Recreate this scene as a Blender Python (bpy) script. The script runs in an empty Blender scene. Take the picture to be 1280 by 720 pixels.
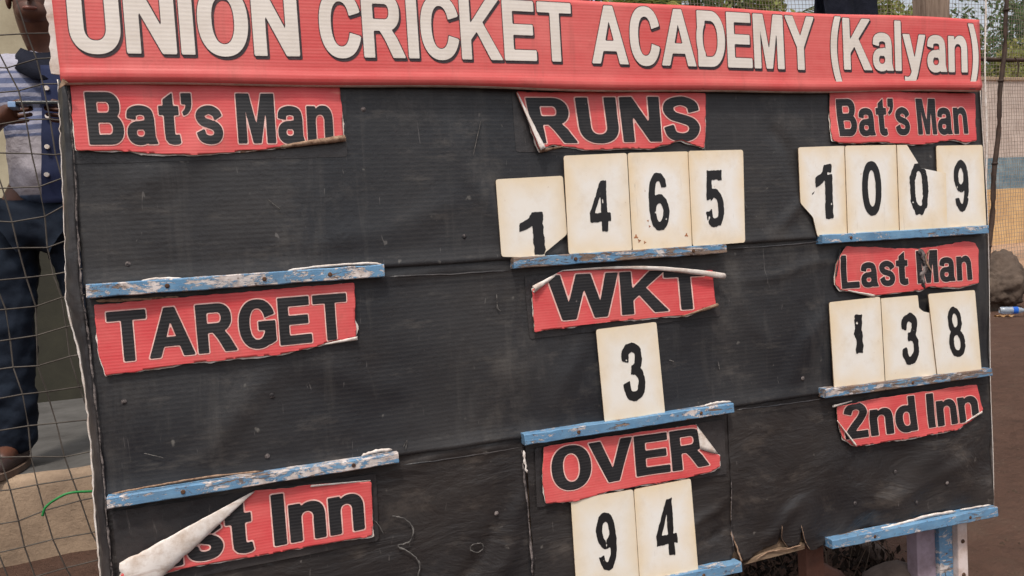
import bpy, bmesh, math, random
import numpy as np
from mathutils import Vector, Matrix, noise
random.seed(7)
S = bpy.context.scene
COL = S.collection
rad = math.radians

# ------------------------------------------------------------------ camera
ZG = 1.36                      # height of the banner's lower edge above the ground (metres)
YAW, PITCH, ROLL = 0.33256507, 0.05579498, -0.05997012
CAMP = np.array([0.24753625, -1.56137811, -0.31821639 + ZG])
FPX = 1000.0
cy, sy, cp, sp, cr, sr = (math.cos(YAW), math.sin(YAW), math.cos(PITCH), math.sin(PITCH), math.cos(ROLL), math.sin(ROLL))
FW = np.array([sy * cp, cy * cp, -sp]); RT = np.array([cy, -sy, 0.0]); UP = np.cross(RT, FW)
R2 = RT * cr + UP * sr; U2 = UP * cr - RT * sr
cam = bpy.data.cameras.new('camera'); camo = bpy.data.objects.new('camera', cam); COL.objects.link(camo)
m = Matrix(((R2[0], U2[0], -FW[0], CAMP[0]), (R2[1], U2[1], -FW[1], CAMP[1]), (R2[2], U2[2], -FW[2], CAMP[2]), (0, 0, 0, 1)))
camo.matrix_world = m
cam.sensor_width = 36; cam.lens = 36 * FPX / 1280; cam.clip_start = 0.05; cam.clip_end = 2000
S.camera = camo

# ------------------------------------------------------------------ world, sun, exposure
SUN_EL, SUN_AZ = 62.0, 205.0       # azimuth clockwise from +Y: behind the camera, a little to its left
w = bpy.data.worlds.new('World'); S.world = w; w.use_nodes = True
nt = w.node_tree; bg = nt.nodes['Background']
sky = nt.nodes.new('ShaderNodeTexSky'); sky.sky_type = 'NISHITA'; sky.sun_disc = False
sky.sun_elevation = rad(SUN_EL); sky.sun_rotation = rad(SUN_AZ)
sky.air_density = 1.0; sky.dust_density = 4.0; sky.ozone_density = 0.6
hs = nt.nodes.new('ShaderNodeHueSaturation'); hs.inputs['Saturation'].default_value = 0.35   # thin overcast
nt.links.new(sky.outputs[0], hs.inputs['Color']); nt.links.new(hs.outputs[0], bg.inputs[0]); bg.inputs[1].default_value = 0.15
sl = bpy.data.lights.new('sun', 'SUN'); sl.energy = 2.0; sl.angle = rad(6); sl.color = (1, 0.93, 0.83)
so = bpy.data.objects.new('sun', sl); COL.objects.link(so)
sdir = Vector((math.sin(rad(SUN_AZ)) * math.cos(rad(SUN_EL)), math.cos(rad(SUN_AZ)) * math.cos(rad(SUN_EL)), math.sin(rad(SUN_EL))))
so.rotation_euler = sdir.to_track_quat('Z', 'Y').to_euler()
so.location = (0, -3, 6)
S.view_settings.view_transform = 'Standard'; S.view_settings.look = 'None'
S.view_settings.exposure = 0.22; S.view_settings.gamma = 1

# ------------------------------------------------------------------ helpers
def at(px, py, y=None, z=None):
    """point where the line of sight through photo pixel px,py meets the upright plane y or the level z"""
    d = FW * FPX + R2 * (px - 640) - U2 * (py - 360)
    t = (y - CAMP[1]) / d[1] if y is not None else (z - CAMP[2]) / d[2]
    return CAMP + d * t
def XZ(px, py, y=0.0):
    p = at(px, py, y=y); return np.array([p[0], p[2]])
def lin(r, g=None, b=None):
    if g is None: r, g, b = r
    f = lambda c: ((c / 255 + 0.055) / 1.055) ** 2.4 if c > 10 else c / 255 / 12.92
    return (f(r), f(g), f(b), 1)
class NT:
    def __init__(s, name, rough=0.6, spec=0.4):
        s.m = bpy.data.materials.new(name); s.m.use_nodes = True; s.t = s.m.node_tree
        s.b = s.t.nodes['Principled BSDF']; s.b.inputs['Roughness'].default_value = rough
        s.b.inputs['Specular IOR Level'].default_value = spec
        s.tc = s.n('ShaderNodeTexCoord')
    def n(s, t, **k):
        x = s.t.nodes.new(t)
        for a, v in k.items(): setattr(x, a, v)
        return x
    def l(s, a, b): s.t.links.new(a, b)
    def noise(s, scale, detail=6, rough=0.6, vec=None, dist=0.0):
        x = s.n('ShaderNodeTexNoise'); x.inputs['Scale'].default_value = scale; x.inputs['Detail'].default_value = detail
        x.inputs['Roughness'].default_value = rough; x.inputs['Distortion'].default_value = dist
        s.l(vec if vec else s.tc.outputs['Object'], x.inputs['Vector']); return x.outputs['Fac']
    def scaled(s, v, src=None):
        x = s.n('ShaderNodeMapping'); x.inputs['Scale'].default_value = v
        s.l(src if src else s.tc.outputs['Object'], x.inputs['Vector']); return x.outputs[0]
    def ramp(s, fac, a, b, lo=0.0, hi=1.0):
        x = s.n('ShaderNodeMapRange'); x.inputs[1].default_value = a; x.inputs[2].default_value = b
        x.inputs[3].default_value = lo; x.inputs[4].default_value = hi; s.l(fac, x.inputs[0]); return x.outputs[0]
    def mix(s, fac, a, b):
        x = s.n('ShaderNodeMix', data_type='RGBA')
        if isinstance(fac, (int, float)): x.inputs[0].default_value = fac
        else: s.l(fac, x.inputs[0])
        for i, c in ((6, a), (7, b)):
            if isinstance(c, tuple): x.inputs[i].default_value = c
            else: s.l(c, x.inputs[i])
        return x.outputs[2]
    def math(s, op, a, b=None):
        x = s.n('ShaderNodeMath', operation=op)
        for i, c in ((0, a), (1, b)):
            if c is None: continue
            if isinstance(c, (int, float)): x.inputs[i].default_value = c
            else: s.l(c, x.inputs[i])
        return x.outputs[0]
    def color(s, c):
        if isinstance(c, tuple): s.b.inputs['Base Color'].default_value = c
        else: s.l(c, s.b.inputs['Base Color'])
    def rough(s, c): s.l(c, s.b.inputs['Roughness'])
    def bump(s, h, strength=0.3, dist=0.002):
        x = s.n('ShaderNodeBump'); x.inputs['Strength'].default_value = strength; x.inputs['Distance'].default_value = dist
        s.l(h, x.inputs['Height'])
        if s.b.inputs['Normal'].is_linked: s.l(s.b.inputs['Normal'].links[0].from_socket, x.inputs['Normal'])
        s.l(x.outputs[0], s.b.inputs['Normal'])
    def ribs(s, period, axis='Z', wob=0.0015):
        sp_ = s.n('ShaderNodeSeparateXYZ'); s.l(s.tc.outputs['Object'], sp_.inputs[0])
        nz = s.noise(1.6, 2)
        zz = s.math('ADD', sp_.outputs[axis], s.math('MULTIPLY', nz, wob * 4))
        return s.math('SINE', s.math('MULTIPLY', zz, 2 * math.pi / period))
M = {}
def build_mats():
    # black corrugated plastic
    a = NT('black_corrugated_plastic', 0.5, 0.45)
    rib = a.ribs(0.0088)
    base = a.mix(a.ramp(a.noise(2.2, 5, 0.6), .42, .68), lin(35, 36, 40), lin(51, 49, 49))
    ribm = a.math('MULTIPLY', a.ramp(rib, -0.2, 1.0, 0, 1), a.ramp(a.noise(1.7, 5, .6), .38, .68, .0, .17))
    base = a.mix(ribm, base, lin(84, 79, 76))
    dust = a.ramp(a.noise(1, 8, 0.72, a.scaled((9, 9, 30))), .56, .8, 0, .5)
    base = a.mix(dust, base, lin(104, 98, 92))
    base = a.mix(a.ramp(a.noise(1, 7, .7, a.scaled((16, 16, 2.2)), .5), .54, .74, 0, .3), base, lin(96, 92, 88))
    base = a.mix(a.ramp(a.noise(2.6, 9, .75), .55, .75, 0, .42), base, lin(112, 106, 100))
    spots = a.ramp(a.noise(34, 3, 0.5), .70, .76, 0, .55)
    base = a.mix(spots, base, lin(128, 124, 118))
    sc = a.ramp(a.noise(1, 3, 0.8, a.scaled((60, 60, 7)), 1.5), .69, .72, 0, .35)
    base = a.mix(sc, base, lin(135, 131, 128))
    a.color(base); a.rough(a.ramp(a.noise(4, 7, .7), .35, .65, .30, .6))
    a.bump(a.math('MULTIPLY', rib, a.ramp(a.noise(2.3, 5, .6), .38, .68, .1, 1)), .13, .0006); a.bump(a.noise(7, 7, .65), .5, .008); a.bump(a.noise(160, 4), .2, .0008)
    M['black'] = a.m
    a = NT('black_smooth_sheet', 0.5, 0.45)
    rib = a.ribs(0.0088)
    base = a.mix(a.ramp(a.noise(2.2, 5, 0.6), .40, .66), lin(35, 34, 36), lin(53, 48, 46))
    base = a.mix(a.ramp(rib, -.2, 1, 0, .06), base, lin(84, 78, 74))
    base = a.mix(a.ramp(a.noise(1, 8, 0.72, a.scaled((8, 9, 16))), .54, .8, 0, .5), base, lin(108, 98, 90))
    base = a.mix(a.ramp(a.noise(38, 3, 0.5), .70, .76, 0, .5), base, lin(128, 122, 116))
    base = a.mix(a.ramp(a.noise(1, 3, 0.8, a.scaled((40, 60, 9)), 1.5), .68, .72, 0, .35), base, lin(135, 128, 124))
    a.color(base); a.rough(a.ramp(a.noise(4, 7, .7), .35, .65, .28, .58))
    a.bump(rib, .06, .0004); a.bump(a.noise(1, 5, .6, a.scaled((5, 5, 11)), .6), .6, .014); a.bump(a.noise(160, 4), .2, .0008)
    M['smooth'] = a.m
    a = NT('black_plastic_film', 0.42, 0.5)
    base = a.mix(a.ramp(a.noise(5, 6, .65), .4, .75), lin(36, 36, 39), lin(74, 68, 66))
    base = a.mix(a.ramp(a.noise(1, 6, .7, a.scaled((70, 70, 12)), 1.0), .62, .72, 0, .45), base, lin(130, 124, 118))
    a.color(base); a.bump(a.noise(30, 6), .6, .004); M['film'] = a.m
    # red corrugated prints
    def red(name, c1, c2, c3, per):
        a = NT(name, 0.46, 0.4)
        rib = a.ribs(per)
        st = a.noise(1, 5, .6, a.scaled((3, 3, 90)))
        c = a.mix(a.ramp(st, .35, .7), c1, c2)
        c = a.mix(a.ramp(rib, -.1, 1, 0, .22), c, c3)
        c = a.mix(a.ramp(a.noise(4, 6, .7), .42, .72, 0, .55), c, lin(222, 128, 120))
        c = a.mix(a.ramp(a.noise(1, 5, .7, a.scaled((28, 28, 3))), .56, .74, 0, .35), c, lin(160, 84, 76))
        c = a.mix(a.ramp(a.noise(75, 5, .6), .70, .76, 0, .7), c, lin(120, 52, 48))
        c = a.mix(a.ramp(a.noise(1, 4, .7, a.scaled((5, 5, 45))), .68, .76, 0, .5), c, lin(235, 160, 140))
        c = a.mix(a.ramp(a.noise(11, 8, .75), .60, .80, 0, .5), c, lin(150, 70, 62))
        a.color(c); a.bump(rib, .12, .0005); a.bump(a.noise(12, 6), .25, .003); a.bump(a.noise(220, 3), .15, .0006)
        M[name] = a.m
    red('red_header_print', lin(202, 74, 73), lin(212, 92, 90), lin(224, 122, 118), .0060)
    red('red_label_print', lin(203, 66, 70), lin(213, 82, 84), lin(226, 112, 110), .0056)
    a = NT('letter_black_print', .5, .4)
    rib = a.ribs(.0062)
    c = a.mix(a.ramp(a.noise(20, 8, .7), .5, .75, 0, .5), lin(28, 28, 31), lin(62, 57, 57))
    c = a.mix(a.ramp(rib, 0, 1, 0, .18), c, lin(84, 80, 80))
    c = a.mix(a.ramp(a.noise(60, 5, .7), .70, .75, 0, .55), c, lin(140, 130, 126))
    a.color(c); a.bump(rib, .12, .0005); a.bump(a.noise(14, 5), .2, .002); M['ink'] = a.m
    a = NT('letter_white_print', .5, .4)
    rib = a.ribs(.0072)
    c = a.mix(a.ramp(a.noise(9, 7, .65), .4, .75), lin(224, 215, 206), lin(202, 190, 178))
    c = a.mix(a.ramp(a.noise(70, 5, .7), .68, .75, 0, .5), c, lin(150, 134, 124))
    c = a.mix(a.ramp(rib, .2, 1, 0, .25), c, lin(222, 214, 210))
    a.color(c); a.bump(rib, .1, .0005); M['letter_white'] = a.m
    a = NT('letter_pink_outline', .5, .4)
    c = a.mix(a.ramp(a.noise(40, 5, .7), .4, .7), lin(236, 196, 186), lin(214, 150, 142)); a.color(c); M['halo'] = a.m
    a = NT('letter_drop_shadow_print', .5, .4)
    a.color(a.mix(a.ramp(a.noise(40, 5, .7), .5, .75), lin(52, 40, 44), lin(92, 66, 66))); M['drop'] = a.m
    # paper / peeled film backing
    a = NT('peeled_white_backing', .7, .2)
    c = a.mix(a.ramp(a.noise(26, 7, .7), .42, .7), lin(226, 218, 212), lin(186, 166, 150))
    c = a.mix(a.ramp(a.noise(1, 6, .7, a.scaled((14, 14, 40)), 1.0), .55, .72, 0, .6), c, lin(150, 112, 92))
    a.color(c); a.bump(a.noise(60, 5), .4, .002); a.bump(a.noise(1, 4, .6, a.scaled((9, 9, 14)), .4), .25, .006); M['peel'] = a.m
    a = NT('torn_brown_core', .85, .1)
    c = a.mix(a.ramp(a.noise(70, 6, .7), .4, .65), lin(168, 140, 118), lin(96, 70, 56)); a.color(c); a.bump(a.noise(200, 4), .5, .002); M['core'] = a.m
    a = NT('scuffed_grey_patch', .7, .2)
    c = a.mix(a.ramp(a.noise(60, 7, .75), .42, .65), lin(40, 38, 40), lin(150, 138, 134)); a.color(c); a.bump(a.noise(120, 5), .6, .003); M['scuff'] = a.m
    a = NT('chalk_scratch', .8, .1); a.color(a.mix(a.ramp(a.noise(90, 5, .7), .35, .65), lin(58, 56, 56), lin(122, 118, 114))); M['chalk'] = a.m
    # painted rails
    def rail(name, blueamt, woodamt):
        a = NT(name, .6, .3)
        oi = a.n('ShaderNodeObjectInfo')
        ad = a.n('ShaderNodeVectorMath', operation='ADD'); a.l(a.tc.outputs['Object'], ad.inputs[0])
        cmb = a.n('ShaderNodeCombineXYZ'); a.l(a.math('MULTIPLY', oi.outputs['Random'], 31.0), cmb.inputs[0]); a.l(cmb.outputs[0], ad.inputs[1])
        v = ad.outputs[0]
        blue = a.mix(a.ramp(a.noise(18, 5, .6, v), .35, .7), lin(88, 130, 166), lin(116, 154, 184))
        white = a.mix(a.ramp(a.noise(60, 4, .6, v), .4, .7), lin(214, 204, 200), lin(176, 160, 152))
        wood = a.mix(a.ramp(a.noise(1, 6, .7, a.scaled((12, 90, 160), v)), .35, .7), lin(150, 128, 112), lin(88, 66, 54))
        f = a.noise(1, 10, .78, a.scaled((22, 40, 60), v), .3)
        lowf = a.math('MULTIPLY', a.math('SUBTRACT', a.noise(5, 3, .5, v), .5), .32); f = a.math('ADD', f, lowf)
        c = a.mix(a.ramp(f, blueamt, blueamt + .02), blue, white)
        g = a.noise(1, 10, .78, a.scaled((12, 50, 70), v), .5); g = a.math('ADD', g, a.math('MULTIPLY', a.math('SUBTRACT', a.noise(3.3, 3, .5, v), .5), .3))
        c = a.mix(a.ramp(g, woodamt, woodamt + .025), c, wood)
        c = a.mix(a.ramp(a.noise(1, 6, .7, a.scaled((10, 30, 30), v)), .45, .75, 0, .4), c, lin(92, 96, 100))
        c = a.mix(a.ramp(a.noise(110, 5, .7, v), .60, .68, 0, .75), c, lin(84, 60, 48))
        a.color(c)
        hgt = a.math('ADD', a.ramp(f, blueamt, blueamt + .02, 1, .5), a.ramp(g, woodamt, woodamt + .025, 1, 0))
        a.bump(hgt, .8, .0012); a.bump(a.noise(1, 5, .7, a.scaled((30, 150, 300), v)), .4, .0015)
        M[name] = a.m
    rail('blue_paint_flaking', .515, .585)
    rail('blue_paint_bare', .52, .485)
    rail('blue_paint_fresh', .55, .585)
    a = NT('bare_weathered_wood', .8, .2)
    g = a.noise(1, 7, .7, a.scaled((6, 60, 90)), .5)
    c = a.mix(a.ramp(g, .3, .7), lin(152, 130, 108), lin(84, 64, 50)); a.color(c); a.bump(g, .6, .003); M['wood'] = a.m
    a = NT('post_wood', .85, .2)
    g = a.noise(1, 7, .7, a.scaled((40, 40, 4)), .5)
    c = a.mix(a.ramp(g, .3, .7), lin(158, 138, 122), lin(98, 80, 68)); a.color(c); a.bump(g, .6, .01); M['post'] = a.m
    a = NT('lilac_paint', .6, .3)
    a.color(a.mix(a.ramp(a.noise(14, 7, .7), .4, .7), lin(150, 134, 146), lin(112, 96, 100))); a.bump(a.noise(50, 5), .3, .002); M['lilac'] = a.m
    a = NT('white_wood_paint', .6, .3)
    c = a.mix(a.ramp(a.noise(14, 7, .7), .4, .62), lin(216, 200, 196), lin(178, 152, 138)); a.color(c); a.bump(a.noise(50, 5), .3, .002); M['wpaint'] = a.m
    a = NT('rusty_steel', .7, .4); a.b.inputs['Metallic'].default_value = .3
    a.color(a.mix(a.ramp(a.noise(60, 6, .7), .4, .65), lin(70, 50, 40), lin(120, 84, 56))); a.bump(a.noise(200, 4), .5, .001); M['rust'] = a.m
    # number cards
    a = NT('cream_card_plastic', .42, .4)
    uv = a.n('ShaderNodeUVMap'); se = a.n('ShaderNodeSeparateXYZ'); a.l(uv.outputs[0], se.inputs[0])
    oi = a.n('ShaderNodeObjectInfo')
    def edge(s, e): return a.math('ABSOLUTE', a.math('SUBTRACT', s, .5))
    dx = edge(se.outputs[0], 0); dy = edge(se.outputs[1], 0)
    e = a.math('MAXIMUM', dx, a.math('MULTIPLY', dy, .96))
    ad = a.n('ShaderNodeVectorMath', operation='ADD'); a.l(a.tc.outputs['Object'], ad.inputs[0])
    cmb = a.n('ShaderNodeCombineXYZ'); a.l(a.math('MULTIPLY', oi.outputs['Random'], 17.0), cmb.inputs[0]); a.l(cmb.outputs[0], ad.inputs[1])
    v = ad.outputs[0]
    e = a.math('ADD', e, a.math('MULTIPLY', a.math('SUBTRACT', a.noise(9, 5, .6, v), .5), .45))
    c = a.mix(a.ramp(e, .24, .52), lin(234, 229, 223), lin(230, 208, 174))
    c = a.mix(a.ramp(a.noise(22, 7, .7, v), .5, .8, 0, .5), c, lin(206, 186, 158))
    c = a.mix(a.ramp(a.noise(60, 4, .6, v), .69, .75, 0, .6), c, lin(176, 140, 108))
    c = a.mix(a.ramp(a.noise(1, 4, .7, a.scaled((90, 90, 10), v), .8), .66, .70, 0, .35), c, lin(176, 160, 142))
    c = a.mix(a.math('MULTIPLY', oi.outputs['Random'], .35), c, lin(222, 214, 200))
    c = a.mix(a.ramp(a.noise(5, 6, .7, v), .56, .75, 0, .28), c, lin(200, 188, 168))
    a.color(c); a.bump(a.noise(30, 5, .6, v), .15, .002); a.rough(a.ramp(a.noise(20, 5), .3, .7, .34, .55)); M['card'] = a.m
    a = NT('card_edge_grime', .7, .3); a.color(a.mix(a.ramp(a.noise(60, 4), .4, .65), lin(150, 124, 96), lin(92, 74, 58))); M['card_edge'] = a.m
    a = NT('digit_vinyl', .4, .4); a.color(a.mix(a.ramp(a.noise(70, 6, .7), .6, .78, 0, .5), lin(32, 31, 33), lin(110, 104, 100))); M['digit'] = a.m
    a = NT('rust_stain', .8, .1); a.color(a.mix(a.ramp(a.noise(150, 4), .4, .6), lin(188, 132, 94), lin(140, 86, 56))); M['stain'] = a.m
    # setting
    a = NT('brown_trodden_earth', .92, .15)
    c = a.mix(a.ramp(a.noise(.6, 8, .65), .35, .7), lin(84, 62, 52), lin(104, 79, 67))
    c = a.mix(a.ramp(a.noise(14, 8, .75), .45, .75, 0, .7), c, lin(60, 45, 38))
    c = a.mix(a.ramp(a.noise(3.5, 6, .7), .55, .7, 0, .45), c, lin(116, 96, 82))
    c = a.mix(a.ramp(a.noise(70, 5, .7), .64, .72, 0, .5), c, lin(150, 130, 112))
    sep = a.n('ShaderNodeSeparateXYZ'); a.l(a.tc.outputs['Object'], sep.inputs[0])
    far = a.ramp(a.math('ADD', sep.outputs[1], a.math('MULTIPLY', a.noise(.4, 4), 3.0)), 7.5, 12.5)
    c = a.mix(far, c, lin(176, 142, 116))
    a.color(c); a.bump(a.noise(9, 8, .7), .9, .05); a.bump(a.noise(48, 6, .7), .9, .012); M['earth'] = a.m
    a = NT('worn_concrete', .85, .25)
    c = a.mix(a.ramp(a.noise(4, 8, .7), .35, .7), lin(158, 136, 114), lin(120, 102, 86))
    c = a.mix(a.ramp(a.noise(40, 6, .7), .58, .72, 0, .6), c, lin(88, 74, 62))
    a.color(c); a.bump(a.noise(12, 8, .7), .5, .02); a.bump(a.noise(120, 4), .4, .003); M['conc'] = a.m
    a = NT('grey_cement_floor', .8, .25)
    a.color(a.mix(a.ramp(a.noise(5, 8, .7), .35, .7), lin(92, 90, 88), lin(66, 64, 62))); a.bump(a.noise(30, 6), .3, .005); M['cement'] = a.m
    a = NT('wall_plaster_two_tone', .85, .2)
    sep = a.n('ShaderNodeSeparateXYZ'); a.l(a.tc.outputs['Object'], sep.inputs[0])
    cre = a.mix(a.ramp(a.noise(3, 7, .7), .35, .7), lin(176, 166, 142), lin(146, 134, 112))
    drk = a.mix(a.ramp(a.noise(3, 7, .7), .35, .7), lin(62, 60, 50), lin(48, 46, 40))
    c = a.mix(a.ramp(a.math('ADD', sep.outputs[2], a.math('MULTIPLY', a.noise(20, 3), .03)), 1.38, 1.39), drk, cre)
    a.color(c); a.bump(a.noise(40, 6), .3, .004); M['plaster'] = a.m
    def simple(key, name, c1, c2, sc=12, ro=.7, spec=.3, bs=.3, bd=.003, det=6):
        a = NT(name, ro, spec); n_ = a.noise(sc, det, .65)
        a.color(a.mix(a.ramp(n_, .35, .68), lin(*c1), lin(*c2))); a.bump(n_, bs, bd); M[key] = a.m; return a
    simple('band_pink', 'faded_pink_wall_paint', (186, 172, 164), (162, 148, 140), 2, .85, .2)
    simple('band_teal', 'teal_wall_paint', (84, 108, 122), (132, 148, 154), 1.6, .85, .2)
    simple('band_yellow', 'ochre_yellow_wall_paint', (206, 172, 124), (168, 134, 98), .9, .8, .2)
    simple('skin', 'dark_brown_skin', (92, 58, 44), (72, 44, 34), 18, .45, .4, .1, .001)
    simple('lip', 'lip_skin', (122, 74, 62), (100, 60, 50), 30, .4, .4, .1, .001)
    simple('hair', 'short_black_hair', (22, 18, 17), (34, 28, 26), 90, .6, .3, .8, .004)
    a = NT('eye_white', .3, .5); a.color(lin(200, 192, 184)); M['eye'] = a.m
    a = NT('iris_dark', .2, .5); a.color(lin(24, 18, 16)); M['iris'] = a.m
    a = simple('jeans', 'dark_blue_denim', (15, 20, 31), (34, 42, 54), 6, .85, .15, .5, .012)
    a.bump(a.noise(500, 2), .3, .0006)
    simple('navy', 'navy_cotton', (34, 40, 66), (48, 54, 80), 10, .85, .15, .4, .006)
    simple('darkcloth', 'dark_navy_cloth', (16, 18, 28), (28, 30, 42), 8, .85, .15, .6, .02)
    simple('white_cloth', 'white_cotton', (196, 190, 198), (178, 172, 182), 9, .85, .15, .5, .008)
    a = NT('striped_polo_cotton', .85, .15)
    sep = a.n('ShaderNodeSeparateXYZ'); a.l(a.tc.outputs['Object'], sep.inputs[0])
    z = a.math('ADD', sep.outputs[2], a.math('MULTIPLY', a.noise(5, 2), .03))
    st = a.ramp(a.math('SINE', a.math('MULTIPLY', z, 2 * math.pi / .034)), .1, .35)
    strip = a.mix(st, lin(88, 95, 122), lin(140, 139, 154))
    lo = a.ramp(z, 1.245, 1.25); hi = a.ramp(z, 1.485, 1.49)
    c = a.mix(lo, lin(160, 154, 160), strip); c = a.mix(hi, c, lin(158, 156, 168))
    c = a.mix(a.ramp(z, 1.045, 1.04), c, lin(84, 98, 122))
    a.color(c); a.bump(a.noise(7, 5), .8, .03); a.bump(a.noise(400, 2), .2, .0005); M['polo'] = a.m
    simple('leather', 'brown_shoe_leather', (44, 32, 30), (66, 50, 46), 20, .5, .4)
    simple('sole', 'tan_shoe_sole', (104, 86, 74), (76, 62, 54), 30, .8, .2)
    simple('phone', 'black_phone_case', (16, 16, 18), (24, 24, 26), 20, .2, .5)
    simple('phone_blue', 'pale_blue_phone_edge', (120, 150, 190), (140, 166, 200), 20, .4, .5)
    simple('cord', 'grey_brown_net_cord', (96, 90, 84), (66, 60, 56), 14, .85, .15)
    simple('cord_pale', 'pale_far_net_cord', (150, 142, 132), (120, 112, 104), 8, .85, .15)
    simple('green', 'green_nylon_twine', (28, 110, 52), (40, 136, 70), 60, .5, .4)
    simple('pole', 'brown_bamboo_pole', (74, 56, 46), (50, 38, 32), 9, .7, .3, .5, .01)
    simple('stone', 'brown_field_stone', (98, 84, 76), (70, 58, 52), 9, .85, .25, .7, .02)
    simple('redstone', 'reddish_brick_stone', (116, 78, 64), (86, 60, 52), 12, .85, .25, .7, .02)
    simple('sack', 'grey_weathered_sack', (98, 84, 74), (66, 56, 49), 5, .85, .2, .8, .04)
    simple('bark', 'grey_brown_bark', (92, 76, 62), (62, 50, 42), 6, .9, .15, .8, .05)
    simple('twig', 'dry_twig', (104, 90, 78), (66, 54, 46), 20, .9, .1)
    simple('straw', 'pale_straw', (150, 132, 112), (110, 92, 76), 30, .9, .1)
    simple('gritm', 'brown_grit', (84, 68, 58), (62, 50, 42), 30, .9, .1)
    simple('shade_litter', 'shade_dark_leaves', (44, 34, 28), (26, 20, 17), 30, .9, .1)  # near-black leaf colour, carries the shade under the board
    simple('cap_blue', 'blue_bottle_cap_plastic', (30, 92, 196), (44, 110, 210), 10, .35, .5)
    simple('wrapper', 'yellow_brown_wrapper', (160, 122, 76), (120, 84, 54), 20, .5, .4)
    a = NT('clear_bottle_plastic', .12, .5); a.color(lin(196, 208, 222)); a.b.inputs['Transmission Weight'].default_value = .6; M['bottle'] = a.m
    for k, nme, c1, c2, c3 in (('leafA', 'olive_leaf', (104, 118, 56), (160, 162, 88), (72, 92, 48)), ('leafB', 'dark_green_leaf', (70, 98, 60), (120, 140, 84), (50, 74, 50)), ('leafC', 'yellow_green_frond', (152, 154, 80), (190, 184, 112), (112, 122, 66))):
        a = NT(nme, .55, .3)
        g = a.n('ShaderNodeNewGeometry')
        c = a.mix(g.outputs['Random Per Island'], lin(*c1), lin(*c2)); c = a.mix(a.ramp(a.noise(.8, 3), .4, .6), c, lin(*c3))
        a.color(c); a.b.inputs['Transmission Weight'].default_value = 0.0
        tr = a.n('ShaderNodeBsdfTranslucent'); a.l(c, tr.inputs[0]); mx = a.n('ShaderNodeMixShader'); mx.inputs[0].default_value = .4
        a.l(a.b.outputs[0], mx.inputs[1]); a.l(tr.outputs[0], mx.inputs[2]); a.l(mx.outputs[0], a.t.nodes['Material Output'].inputs[0]); M[k] = a.m
build_mats()

def tag(o, label=None, cat=None, group=None, kind=None):
    for k, v in (('label', label), ('category', cat), ('group', group), ('kind', kind)):
        if v: o[k] = v
    return o
def empty(name, loc, label, cat, group=None):
    o = bpy.data.objects.new(name, None); o.location = loc; o.empty_display_size = .05; COL.objects.link(o)
    return tag(o, label, cat, group)
def wloc(o):
    v = Vector((0, 0, 0))
    while o: v += o.location; o = o.parent
    return v
def mk(name, verts, faces, mat, parent=None, smooth=False, loc=None, mats=None, fm=None, uv=None):
    """verts in world coordinates; the mesh is stored relative to its parent (or to loc)"""
    off = wloc(parent) if parent else Vector(loc if loc is not None else (0, 0, 0))
    me = bpy.data.meshes.new(name)
    V = np.asarray(verts, dtype=float) - np.array(off)
    me.from_pydata(V.tolist(), [], [tuple(int(i) for i in f) for f in faces])
    for x in (mats or [mat]): me.materials.append(M[x])
    if fm is not None: me.polygons.foreach_set('material_index', fm)
    if smooth: me.polygons.foreach_set('use_smooth', [True] * len(me.polygons))
    if uv is not None:
        l = me.uv_layers.new(name='UVMap')
        for lp in me.loops: l.data[lp.index].uv = uv[lp.vertex_index]
    me.update()
    o = bpy.data.objects.new(name, me); COL.objects.link(o)
    if parent: o.parent = parent
    elif loc is not None: o.location = loc
    return o
def solid(o, th, off=-1, rim=None):
    md = o.modifiers.new('Solidify', 'SOLIDIFY'); md.thickness = th; md.offset = off
    if rim is not None: md.material_offset_rim = rim
    return o
def bev(o, wd, seg=2):
    md = o.modifiers.new('Bevel', 'BEVEL'); md.width = wd; md.segments = seg; md.limit_method = 'ANGLE'; return o

# ------------------------------------------------------------------ signed distance outlines -> flat meshes
def psdf(P, poly):
    poly = np.asarray(poly, float); n = len(poly)
    d2 = np.full(len(P), 1e18); ins = np.zeros(len(P), bool)
    for i in range(n):
        a = poly[i]; b = poly[(i + 1) % n]; e = b - a; wv = P - a
        L = e @ e
        if L < 1e-16: continue
        t = np.clip((wv @ e) / L, 0, 1); q = wv - t[:, None] * e
        d2 = np.minimum(d2, (q ** 2).sum(1))
        c1 = (a[1] <= P[:, 1]) & (b[1] > P[:, 1]); c2 = (b[1] <= P[:, 1]) & (a[1] > P[:, 1])
        s = e[0] * wv[:, 1] - e[1] * wv[:, 0]
        ins ^= (c1 & (s > 0)) | (c2 & (s < 0))
    return np.where(ins, -1, 1) * np.sqrt(d2)
_nl = {}
def lnoise(P, sc, seed=0, oct=3):
    """cheap value noise in 2D, -1..1"""
    out = 0; amp = 1; tot = 0
    for o in range(oct):
        q = P / sc + seed * 13.7 + o * 5.1; i = np.floor(q).astype(int); f = q - i; f = f * f * (3 - 2 * f)
        def h(a, b):
            v = np.sin(a * 127.1 + b * 311.7 + seed * 74.7) * 43758.5453; return (v - np.floor(v)) * 2 - 1
        v = (h(i[:, 0], i[:, 1]) * (1 - f[:, 0]) + h(i[:, 0] + 1, i[:, 1]) * f[:, 0]) * (1 - f[:, 1]) + (h(i[:, 0], i[:, 1] + 1) * (1 - f[:, 0]) + h(i[:, 0] + 1, i[:, 1] + 1) * f[:, 0]) * f[:, 1]
        out = out + v * amp; tot += amp; amp *= .5; sc = sc / 2
    return out / tot
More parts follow.
